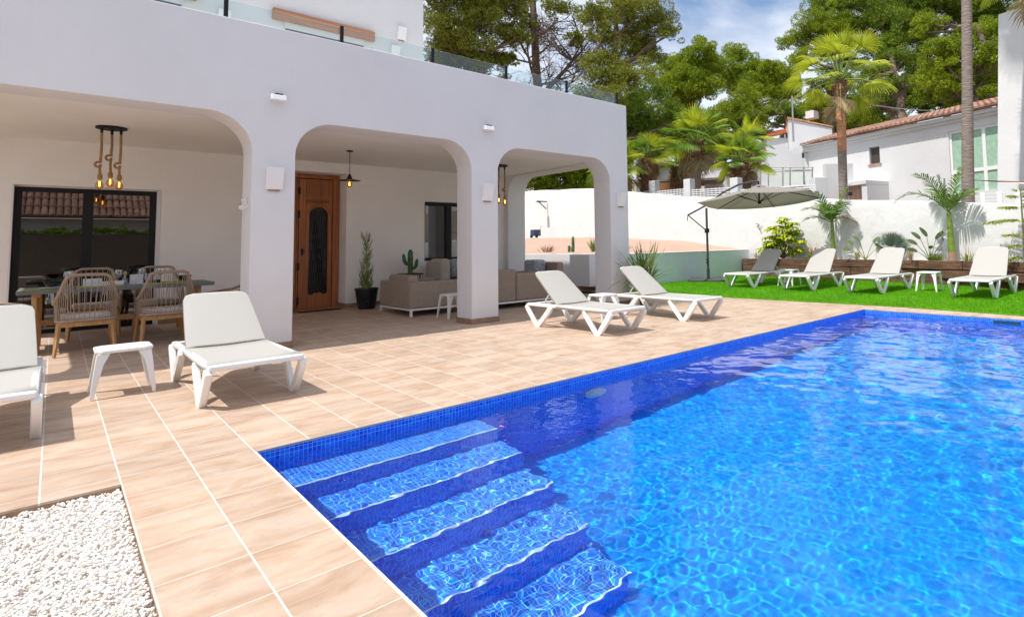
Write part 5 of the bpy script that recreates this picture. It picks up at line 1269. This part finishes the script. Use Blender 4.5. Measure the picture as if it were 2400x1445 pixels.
# slatted boundary fence on top of the slope with white pillars
fence_pts = [(1466, 432, 26.5), (1530, 424, 25), (1612, 420, 23.5), (1722, 417, 21.5), (1925, 425, 20)]
fn = thing('slatted_fence', 'white slatted fence between square pillars above the garden wall, left part', 'fence', tuple(at(1612, 460, 18.8)))
for i, (x, y, D) in enumerate(fence_pts[:4]):
    c = at(x + 3, y, D); part('pillar', MB().box(c.x - .17, c.x + .17, c.y - .17, c.y + .17, 1.2, c.z), M['stucco_far'], fn, True, bevel=.01)
for i in range(4):
    xa, ya, Da = fence_pts[i]; xb, yb, Db = fence_pts[i + 1]; A = at(xa, ya + 24 if i < 3 else ya + 30, Da); B_ = at(xb, yb + 20, Db)
    if i == 3: A = at(xa, 444, Da); B_ = at(1912, 430, 20)
    mb = MB(); d = (B_ - A); dn = d.normalized()
    for k in range(6):
        z0 = -.08 * k - .02; mb.prism([A + Vector((0, 0, z0)), B_ + Vector((0, 0, z0)), B_ + Vector((0, 0, z0 - .035)), A + Vector((0, 0, z0 - .035))], (.02, .02, 0))
    for k in range(12):
        c = A + d * (k + .5) / 12; mb.box(c.x + .021, c.x + .05, c.y + .021, c.y + .05, c.z - .6, c.z)
    part('slat_panel', mb, M['plastic'], fn, True)
fr_ = thing('slatted_fence', 'white slatted fence above the garden wall at the right edge of the photo', 'fence', tuple(at(2300, 460, 17)))
A, B_ = at(2268, 455, 18.6), at(2480, 441, 16.5); mb = MB()
for k in range(5): mb.prism([A + Vector((0, 0, -.09 * k)), B_ + Vector((0, 0, -.09 * k)), B_ + Vector((0, 0, -.09 * k - .045)), A + Vector((0, 0, -.09 * k - .045))], (.02, .02, 0))
part('slat_panel', mb, M['plastic'], fr_, True)
for k in range(6):
    c = A + (B_ - A) * k / 5; part('post', MB().box(c.x - .06, c.x - .0, c.y - .06, c.y + .06, c.z - .7, c.z + .02), M['plastic'], fr_, True)
# low house far left behind the fan palms
lh = thing('low_house', 'low white house with a tiled porch behind the fan palms', 'house', tuple(at(1600, 430, 32)))
part('wall', vbox(MB(), at(1490, 400, 33), at(1576, 400, 33), 3, at(1530, 372, 33).z, 3), M['stucco_far'], lh, True)
part('wall', vbox(MB(), at(1650, 400, 31), at(1705, 400, 31), 3, at(1680, 388, 31).z, 2), M['stucco_far'], lh, True)
part('porch_roof', vbox(MB(), at(1485, 425, 29), at(1700, 425, 29), at(1600, 424, 29).z, at(1600, 419, 29).z, 3), M['palm_trunk'], lh, True)
part('gable_roof', MB().prism([at(1520, 388, 32), at(1570, 388, 32), at(1545, 376, 32)], (1, .7, 0)), M['terracotta'], lh, True)
part('shutter', vbox(MB(), at(1532, 425, 32.6), at(1542, 425, 32.6), at(1537, 425, 32.6).z, at(1537, 402, 32.6).z, .1), M['beam_wood'], lh, True)
part('garage_door', vbox(MB(), at(1540, 440, 28.5), at(1600, 440, 28.5), 3, at(1570, 428, 28.5).z, .1), M['beam_wood'], lh, True)

# fan palms
def fan_palm(label, base, crown, nfr, rad, pet, tr, mats, boots=0, group='fan palms behind the garden wall', dry=4, seed=1, el0=-25, dro=.5):
    random.seed(seed); t = thing('fan_palm', label, 'palm', tuple(base), 0, group)
    c = Vector(crown) - Vector(base); H = c.z
    prof = [(0, 0, 0)] + [tuple(c * f) for f in (.3, .6, .8)] + [tuple(c)]
    if boots:
        part('trunk', MB().tube([Vector((0, 0, 0)), c * .3, c * (1 - boots)], [tr * 1.1, tr, tr], 12), M['palm_trunk'], t, smooth=True)
        mb = MB()
        for k in range(int(90 * boots / .3)):
            f = 1 - boots + boots * random.random(); a = random.random() * 6.28; p = c * f; r_ = tr * (1.5 + .5 * math.sin(PI * (f - 1 + boots) / boots))
            q = p + Vector((math.cos(a) * r_, math.sin(a) * r_, .10)); mb.tube([p + Vector((math.cos(a) * tr * .7, math.sin(a) * tr * .7, -.04)), q], [.05, .02], 5)
        mb.tube([c * (1 - boots), c * (1 - boots * .5), c], [tr, tr * 1.4, tr * .8], 10)
        if boots < .2: part('upper_trunk', MB().tube([c * .55, c * (1.01 - boots)], [tr * 1.03, tr * 1.04], 12), M['palm_trunk_red'], t, smooth=True)
        part('old_leaf_bases', mb, M['palm_boot'], t)
    else:
        part('trunk', MB().tube(prof, [tr * 1.25, tr, tr, tr, tr * 1.1], 12), M['palm_trunk'], t, smooth=True)
    mbp = MB(); VV = {k: ([], []) for k in range(3)}
    for k in range(nfr + dry):
        isdry = k >= nfr; a = k * 2.399 + random.uniform(-.3, .3)
        e = R(random.uniform(-75, -45)) if isdry else R(el0 + (88 - el0) * ((k + .5) / nfr) ** .9)
        d = Vector((math.cos(a) * math.cos(e), math.sin(a) * math.cos(e), math.sin(e))); L = pet * random.uniform(.85, 1.1) * (.7 if isdry else 1)
        p1 = c + d * L * .6 + Vector((0, 0, .03)); p2 = c + d * L + Vector((0, 0, -.06 * L))
        mbp.tube([c, p1, p2], [.03, .02, .014], 5, cap=False)
        d2 = (p2 - p1).normalized(); d2 = (d2 + Vector((0, 0, -.15))).normalized()
        upv = Vector((0, 0, 1)) + Vector((-d.x, -d.y, 0)) * .2 + Vector((random.uniform(-.5, .5), random.uniform(-.5, .5), 0))
        key = 2 if isdry else (0 if random.random() < .5 else 1)
        fan(*VV[key], p2, d2, upv, rad * random.uniform(.85, 1.1), 30, 88, dro * (1.4 if isdry else 1))
    part('leaf_stalks', mbp, M['green_stem'], t)
    for k, nme in ((0, 'crown'), (1, 'crown_light'), (2, 'dry_leaves')):
        if VV[k][0]: foliage(nme, VV[k][0], VV[k][1], mats[k], t)
    return t
FM = [M['palm_fan'], M['palm_fan_y'], M['palm_dry']]
tall = fan_palm('tall slender fan palm with a round yellow-green crown rising beside the neighbouring house', Vector((17.35, 7.69, 1.2)), at(1969, 188, 19), 24, .74, 1.12, .135, [M['palm_fan_y'], M['palm_fan_y'], M['palm_dry']], boots=.12, seed=4, dry=2, dro=.7)
b = at(2264, 470, 18.4); b.z = 1.2
t = fan_palm('tall bare grey palm trunk in front of the green window, its crown above the photo', b, at(2262, -620, 18.6), 18, 1.1, 1.0, .14, [M['palm_fan'], M['palm_fan_y'], M['palm_dry']], seed=9)
b = at(2440, 470, 18.6); b.z = 1.2
fan_palm('palm whose frond tips hang into the top right corner', b, at(2425, -85, 18.6), 20, .9, 1.15, .15, [M['palm_fan_y'], M['palm_fan_y'], M['palm_dry']], seed=12)
for (bx_, cx, cy, D, n_, rad, pet, lb, sd, bt) in ((1517, 1517, 365, 26, 20, .72, .62, 'short thick fan palm nearest the villa corner', 21, .55), (1628, 1632, 335, 25, 30, .95, .95, 'largest fan palm in the middle of the palm group', 22, .4), (1738, 1738, 382, 23, 24, .75, .7, 'bushy fan palm at the right of the palm group', 23, .5), (1742, 1752, 335, 26.5, 12, .9, .6, 'fan palm with tilted leaves behind the bushy one', 24, .3), (1440, 1442, 395, 25, 20, .9, .7, 'yellowish fan palm half hidden by the villa corner', 25, .3), (1590, 1588, 385, 28, 16, .7, .6, 'small fan palm between the two thick trunks', 26, .6)):
    b = at(bx_, 470, D); b.z = 2.2
    fan_palm(lb, b, at(cx, cy, D), n_, rad, pet, .24, FM, boots=bt, seed=sd, dry=8)

# ---------------------------------------------------------------- pines
def needles(blobs, dens, size, seed):
    """needle tufts on clumps spread through each blob; returns vertex and face arrays"""
    g = np.random.default_rng(seed); Vs = []
    for (cx, cy, cz, r) in blobs:
        ncl = max(12, int(16 + r * 11))
        u = g.normal(size=(ncl, 3)); u /= np.linalg.norm(u, axis=1)[:, None]; u[:, 2] = np.where(u[:, 2] < -.45, -u[:, 2] * .5, u[:, 2])
        cc = np.array([cx, cy, cz]) + u * r * g.uniform(.4, 1.0, (ncl, 1)) * np.array([1, 1, .85])
        cr = r * g.uniform(.17, .32, ncl)
        for c, q in zip(cc, cr):
            n = int(dens * q * q) + 30
            v = g.normal(size=(n, 3)); v /= np.linalg.norm(v, axis=1)[:, None]
            rad = q * g.uniform(.45, 1.0, (n, 1)) ** .5
            p = c + v * rad * np.array([1.1, 1.1, .8])
            d = v * .9 + g.normal(size=(n, 3)) * .45 + np.array([0, 0, .5]); d /= np.linalg.norm(d, axis=1)[:, None]
            s = np.cross(d, g.normal(size=(n, 3))); s /= np.linalg.norm(s, axis=1)[:, None] + 1e-9
            L = size * g.uniform(.6, 1.4, (n, 1)); w = L * .30
            Vs.append(np.stack([p - d * L * .5, p + s * w * .5 , p + d * L * .5, p - s * w * .5], 1))
    V_ = np.concatenate(Vs).reshape(-1, 3); return V_, np.arange(len(V_)).reshape(-1, 4)
def limb(mb, a, b, r0, r1, sag=.12, seed=0, n=5):
    g = random.Random(seed); a = Vector(a); b = Vector(b); L = (b - a).length; pts = []
    for i in range(n + 1):
        f = i / n; p = a.lerp(b, f) + Vector((g.uniform(-1, 1), g.uniform(-1, 1), g.uniform(-.6, .6))) * L * .035 * (0 < i < n); p.z -= sag * L * math.sin(PI * f) * .5; pts.append(p)
    mb.tube(pts, [r0 + (r1 - r0) * i / n for i in range(n + 1)], 7, cap=False); return pts
def pine(label, base, top, blobs, mat, trunk_r, dens, size, seed, twigs=0, group='pine trees behind the houses', bark='bark', lower=0):
    g = random.Random(seed); t = thing('pine_tree', label, 'tree', tuple(base), 0, group)
    base = Vector(base); top = Vector(top); mb = MB()
    tp = limb(mb, Vector((0, 0, 0)), top - base, trunk_r, trunk_r * .35, -.04, seed, 8)
    part('trunk', mb, M[bark], t, smooth=True, auto=80); mb = MB()
    for i, (x, y, z, r) in enumerate(blobs):
        c = Vector((x, y, z)) - base; q = min(tp, key=lambda p: (p - c).length + max(0, p.z - c.z + r * .3) * 1.5)
        pp = limb(mb, q, c, trunk_r * .38, trunk_r * .12, .1, seed + i)
        for k in range(3 + int(twigs)):
            d = Vector((g.uniform(-1, 1), g.uniform(-1, 1), g.uniform(-.4, .9))).normalized() * r * g.uniform(.6, 1.0)
            limb(mb, pp[g.randint(2, 5)], c + d, trunk_r * .12, trunk_r * .03, .05, seed + i + k, 3)
    if mb.v: part('limbs', mb, M[bark], t, smooth=True, auto=80)
    if blobs and mat:
        V_, F_ = needles([(x - base.x, y - base.y, z - base.z, r) for x, y, z, r in blobs], dens, size, seed)
        o = npmesh('crown', V_, F_, mat); o.parent = t
    return t
def BL(lst, D, jit=2.5, seed=0):
    g = random.Random(seed); out = []
    ext = list(lst)
    for x, y, r in lst:
        a = g.uniform(0, 6.28); ext.append((x + math.cos(a) * r * .8, y + abs(math.sin(a)) * r * .7, r * .75))
    for x, y, r in ext:
        p = at(x, y, D + g.uniform(-jit, jit)); dep = (p - Vector((0, 0, CAMZ))).dot(CF); out.append((p.x, p.y, p.z, 1.22 * r * dep / 1329.25))
    return out
def gb(x, D, z=None):
    p = at(x, 450, D); p.z = gh(p.x, p.y) - .2 if z is None else z; return p
pine('broad olive-green pine rising right behind the upper storey of the villa', gb(1090, 33), at(1100, 0, 33), BL([(1030, 70, 55), (1095, 20, 70), (1045, 160, 45), (1110, 110, 55), (1165, 30, 50), (1160, 150, 42), (1020, -60, 80), (1140, -90, 100), (1100, 200, 45), (1010, 200, 40), (1180, 215, 35), (1210, 90, 35), (1040, 120, 40)], 33, 1.5, 1), M['pine_c'], .42, 1627, 0.12, 101)
# bare pine
def bare_pine():
    D = 37; base = gb(1262, D); t = thing('pine_tree', 'mostly bare pine with a thick brown trunk and spreading dead branches', 'tree', tuple(base), 0, 'pine trees behind the houses')
    g = random.Random(5); mb = MB(); T = lambda x, y: at(x, y, D) - base
    tp = [Vector((0, 0, 0)), T(1266, 330), T(1262, 230), T(1256, 150), T(1252, 60), T(1246, -40), T(1240, -160)]
    mb.tube(tp, [.42, .38, .32, .27, .24, .2, .12], 10); part('trunk', mb, M['bark'], t, smooth=True, auto=80); mb = MB()
    def br(a, d, L, r, lev):
        pts = [a]; p = a.copy(); n = 6
        for i in range(n):
            d = (d + Vector((g.uniform(-.22, .22), g.uniform(-.22, .22), g.uniform(-.16, .2)))).normalized(); p = p + d * L / n; pts.append(p.copy())
        mb.tube(pts, [r * (1 - .8 * i / n) for i in range(n + 1)], 5 if lev else 7, cap=False)
        if lev < 3:
            for k in range((12, 9, 6)[lev]):
                q = pts[g.randint(1, n)]; dd = (d * .6 + Vector((g.uniform(-1, 1), g.uniform(-1, 1), g.uniform(-.5, .7)))).normalized(); br(q, dd, L * g.uniform(.3, .55), r * .42, lev + 1)
    big = [((1264, 240), (1370, 70), .2), ((1262, 235), (1215, 120), .13), ((1268, 300), (1345, 190), .1), ((1264, 330), (1120, 260), .1), ((1258, 170), (1180, 60), .1), ((1254, 90), (1330, 10), .1), ((1250, 40), (1160, -40), .1), ((1260, 200), (1400, 150), .09), ((1248, 0), (1350, -80), .12), ((1262, 290), (1180, 215), .08), ((1258, 130), (1330, 80), .08), ((1264, 340), (1340, 290), .07), ((1258, 150), (1150, 110), .08)]
    for (x0, y0), (x1, y1), r in big:
        a = T(x0, y0); b_ = T(x1, y1) + Vector((g.uniform(-2, 2), g.uniform(-2, 2), 0)); br(a, (b_ - a).normalized(), (b_ - a).length * 1.1, r, 0)
    part('branches', mb, M['bark_dry'], t)
    bl = BL([(1230, 40, 28), (1300, 20, 30), (1180, -20, 50), (1300, -60, 60), (1390, 30, 34), (1350, 90, 20), (1180, 140, 22), (1130, 260, 20), (1340, 260, 18), (1240, 290, 16), (1190, 70, 20)], D, 2, 8)
    V_, F_ = needles([(x - base.x, y - base.y, z - base.z, r) for x, y, z, r in bl], 150, .2, 77); o = npmesh('crown', V_, F_, M['pine_c']); o.parent = t
bare_pine()
pine('tall dense pine with a bulging right side, just right of the bare pine', gb(1420, 31), at(1440, 20, 31), BL([(1490, 40, 62), (1535, 75, 40), (1440, -30, 80), (1460, 110, 52), (1520, 120, 36), (1405, 60, 45), (1410, 150, 42), (1450, 190, 48), (1380, 220, 36), (1490, 180, 42), (1350, 270, 30)], 31, 1.5, 2), M['pine_c'], .36, 1680, 0.11, 102)
pine('dark green pine filling the gap above the villa corner', gb(1440, 36), at(1450, 200, 36), BL([(1400, 250, 45), (1460, 260, 55), (1520, 230, 50), (1500, 300, 50), (1430, 310, 50), (1560, 270, 40), (1380, 330, 50), (1310, 350, 40)], 36, 2, 3), M['pine_b'], .3, 1470, 0.13, 103)
pine('wide rounded pine in the middle of the far tree line', gb(1620, 46), at(1620, 150, 46), BL([(1590, 165, 48), (1640, 125, 36), (1660, 160, 42), (1620, 190, 45), (1570, 215, 40), (1650, 215, 42), (1540, 190, 30), (1600, 245, 35)], 46, 2, 4), M['pine_a'], .34, 1470, 0.14, 104)
pine('pine with three rounded tops right of the middle one', gb(1730, 50), at(1730, 150, 50), BL([(1725, 140, 36), (1700, 175, 38), (1765, 170, 42), (1800, 165, 30), (1830, 190, 38), (1790, 210, 40), (1740, 205, 40), (1850, 225, 30)], 50, 2, 5), M['pine_a'], .34, 1470, 0.14, 105)
pine('small bright round-headed pine in front of the far tree line', gb(1745, 35), at(1745, 230, 35), BL([(1745, 215, 34), (1720, 255, 34), (1765, 250, 34), (1745, 285, 40), (1715, 300, 26), (1778, 290, 28), (1745, 250, 36)], 35, .8, 6), M['pine_a'], .24, 1995, 0.09, 106)
pine('dark branching pine with sky between its limbs left of the block house', gb(1836, 44), at(1836, 240, 44), BL([(1820, 250, 26), (1850, 262, 24), (1795, 265, 22), (1870, 285, 20)], 44, 1, 7), M['pine_b'], .34, 1260, 0.12, 107, twigs=5)
pine('leafy dark pine behind the largest fan palm', gb(1600, 40), at(1600, 260, 40), BL([(1560, 290, 36), (1610, 275, 32), (1650, 290, 34), (1600, 320, 40), (1680, 320, 36), (1530, 330, 36), (1640, 340, 40), (1710, 350, 30)], 40, 1.5, 8), M['pine_b'], .26, 1470, 0.11, 108)
pine('pine at the left of the large right-hand group, reaching down behind the tall palm', gb(1960, 38), at(1950, 120, 38), BL([(1890, 95, 42), (1880, 140, 34), (1930, 60, 50), (1960, 130, 48), (1925, 200, 36), (1960, 260, 44), (2010, 280, 36), (1915, 255, 30), (1990, 200, 44)], 38, 1.5, 9), M['pine_a'], .34, 1680, 0.11, 109)
pine('tallest pine above the roof of the neighbouring house', gb(2090, 40), at(2080, 0, 40), BL([(1990, 10, 60), (2060, 50, 60), (2040, -50, 90), (2120, 20, 70), (2080, 110, 50), (2150, 90, 50), (2190, 10, 60), (2130, 160, 40), (1970, 60, 40)], 40, 2, 10), M['pine_b'], .5, 1470, 0.13, 110)
pine('leaning pine with a pale forked trunk above the tiled roof', gb(2165, 34), at(2090, 130, 35), BL([(2060, 170, 34), (2100, 200, 34), (2030, 225, 32), (2080, 250, 30), (2110, 140, 36)], 35, 1, 11), M['pine_b'], .42, 1365, 0.11, 111, twigs=3)
pine('big bright pine right of the second palm trunk', gb(2300, 33), at(2290, 60, 33), BL([(2290, 90, 48), (2240, 130, 44), (2200, 170, 42), (2330, 150, 44), (2280, 190, 46), (2210, 110, 36), (2180, 210, 36), (2240, 215, 36), (2340, 90, 46), (2190, 60, 40), (2350, 210, 34)], 33, 1.5, 12), M['pine_a'], .36, 1837, 0.11, 112)
pine('dark pine in the top right corner', gb(2350, 42), at(2340, -20, 42), BL([(2250, 10, 60), (2330, -10, 70), (2390, 50, 60), (2300, 40, 50), (2400, 130, 60)], 42, 2, 13), M['pine_b'], .4, 1470, 0.13, 113)
for i_, (x_, y_, lb_) in enumerate(((1060, 250, 'far pine seen low behind the glass balustrade'), (1200, 330, 'far pine filling the foot of the bare pine'), (1440, 300, 'far pine behind the villa corner'), (1590, 290, 'far pine behind the fan palms'), (1700, 300, 'far pine behind the round-headed pine'), (1930, 270, 'far pine behind the block house'), (2060, 240, 'far pine behind the left end of the tiled roof'), (2210, 180, 'far pine behind the second palm trunk'), (2340, 170, 'far pine behind the right end of the tiled roof'))):
    pine(lb_, gb(x_, 56), at(x_, y_ - 30, 56), BL([(x_ - 60, y_ + 10, 34), (x_, y_ - 20, 40), (x_ + 60, y_, 36), (x_ + 25, y_ + 45, 38), (x_ - 35, y_ + 50, 38)], 56, 2, 30 + i_), M['pine_b'], .3, 420, .26, 140 + i_, group='far pines filling the tree line')
cb_a, cb_b = at(2040, 246, 34), at(2235, 262, 31)
t = thing('overhead_cable', 'thin overhead cable crossing before the pines above the tiled roof', 'cable', tuple(cb_a))
part('cable', MB().tube([Vector((0, 0, 0)), (cb_b - cb_a) * .25 + Vector((0, 0, -.05)), (cb_b - cb_a) * .5 + Vector((0, 0, -.08)), (cb_b - cb_a) * .75 + Vector((0, 0, -.05)), cb_b - cb_a], .014, 5), M['steel'], t)
# hedge seen through the end arch
t = thing('hedge', 'tall leafy hedge with pine trunks behind the garden wall, seen through the end arch', 'hedge', tuple(gb(1310, 33)))
V_, F_ = needles([(*(at(x, y, 33) - Vector(t.location)), r * 1.2) for x, y, r in ((1245, 425, .9), (1290, 420, .9), (1330, 415, 1.0), (1370, 420, 1.0), (1400, 400, 1.2), (1260, 390, 1.2), (1320, 380, 1.2), (1220, 430, 1.0), (1280, 440, .9), (1350, 440, .9), (1390, 445, .8))], 900, .16, 55)
o = npmesh('foliage', V_, F_, M['pine_a']); o.parent = t
part('trunks', MB().tube([at(1288, 460, 34) - t.location, at(1284, 370, 34) - t.location], .22, 8).tube([at(1330, 460, 34) - t.location, at(1326, 370, 34) - t.location], .2, 8), M['bark'], t, smooth=True)

# ================================================================ behind the photographer (seen mirrored in the glass)
mb = MB().box(-12, 14, -6.05, -6.0, -.05, 2.0)
tag(mesh('reed_screen', mb, M['reed']), 'brown reed screen mirrored in the sliding door', 'fence')
bh = thing('tiled_house', 'low white house with terracotta roof mirrored in the sliding door', 'house', (0, -9.5, 0))
part('wall', MB().box(-10, 14, -4, -.5, -.05, 2.75), M['stucco_far'], bh)
rf = part('roof', MB().prism([(-10, .1, 2.755), (14, .1, 2.755), (14, -4.5, 5.9), (-10, -4.5, 5.9)], (0, 0, .03)), M['terracotta'], bh)
part('roof_tiles', ribs_tiles((-6, .12, 2.80), (10, .12, 2.80), (0, -1, .685), 72, .11, 5.4), M['terracotta'], rf, smooth=True)
t = thing('climber', 'green climber on top of the reed screen, mirrored in the sliding door', 'plant', (1, -6.2, 1.9))
V_, F_ = needles([(x, 0, random.uniform(0, .25), random.uniform(.2, .35)) for x in np.arange(-4, 6, .4)], 900, .1, 66); o = npmesh('foliage', V_, F_, M['grassplant']); o.parent = t

# ================================================================ LIGHT
sun_dir = Vector((-.53, .09, 1)).normalized()      # towards the sun
sl = bpy.data.lights.new('sun', 'SUN'); sl.energy = 3.75; sl.angle = R(.53); sl.color = (1, .955, .89)
so = link(bpy.data.objects.new('sun', sl)); so.rotation_euler = sun_dir.to_track_quat('Z', 'Y').to_euler()
try: sl.cycles.is_caustics_light = True
except Exception as e: print('light', e)
w = bpy.data.worlds.new('World'); sc.world = w; w.use_nodes = True; nt = w.node_tree
bg = nt.nodes['Background']; sky = nt.nodes.new('ShaderNodeTexSky'); sky.sky_type = 'NISHITA'; sky.sun_disc = False
sky.sun_elevation = math.asin(sun_dir.z); sky.sun_rotation = math.atan2(sun_dir.x, sun_dir.y); sky.altitude = 50; sky.air_density = 1.0; sky.dust_density = 1.2; sky.ozone_density = 1.5
tc = nt.nodes.new('ShaderNodeTexCoord'); mp = nt.nodes.new('ShaderNodeMapping'); mp.inputs['Scale'].default_value = (1.2, 1.2, 3.0); mp.inputs['Rotation'].default_value = (0, .3, .4)
nt.links.new(tc.outputs['Generated'], mp.inputs[0])
nz = N(nt, 'ShaderNodeTexNoise', i_Scale=1.7, i_Detail=9.0, i_Roughness=.55, i_Distortion=.7); nt.links.new(mp.outputs[0], nz.inputs[0])
nz2 = N(nt, 'ShaderNodeTexNoise', i_Scale=3.6, i_Detail=6.0); nt.links.new(mp.outputs[0], nz2.inputs[0])
cf = ramp(nt, nz.outputs[0], [(.30, (0, 0, 0)), (.48, (1, 1, 1))])
cc = ramp(nt, nz2.outputs[0], [(.35, (3.9, 4.3, 5.1)), (.65, (6.2, 6.4, 6.9))])
nt.links.new(mix(nt, math_(nt, 'MULTIPLY', cf, .8), sky.outputs[0], cc), bg.inputs[0]); bg.inputs[1].default_value = .15

sc.view_settings.view_transform = 'Standard'; sc.view_settings.look = 'None'; sc.view_settings.gamma = 1; sc.view_settings.exposure = .30
sc.view_settings.use_curve_mapping = False
cy = sc.cycles
cy.max_bounces = 10; cy.diffuse_bounces = 7; cy.glossy_bounces = 4; cy.transmission_bounces = 8; cy.transparent_max_bounces = 12
cy.caustics_refractive = True; cy.caustics_reflective = False; cy.sample_clamp_indirect = 4; cy.sample_clamp_direct = 25
cy.use_denoising = True
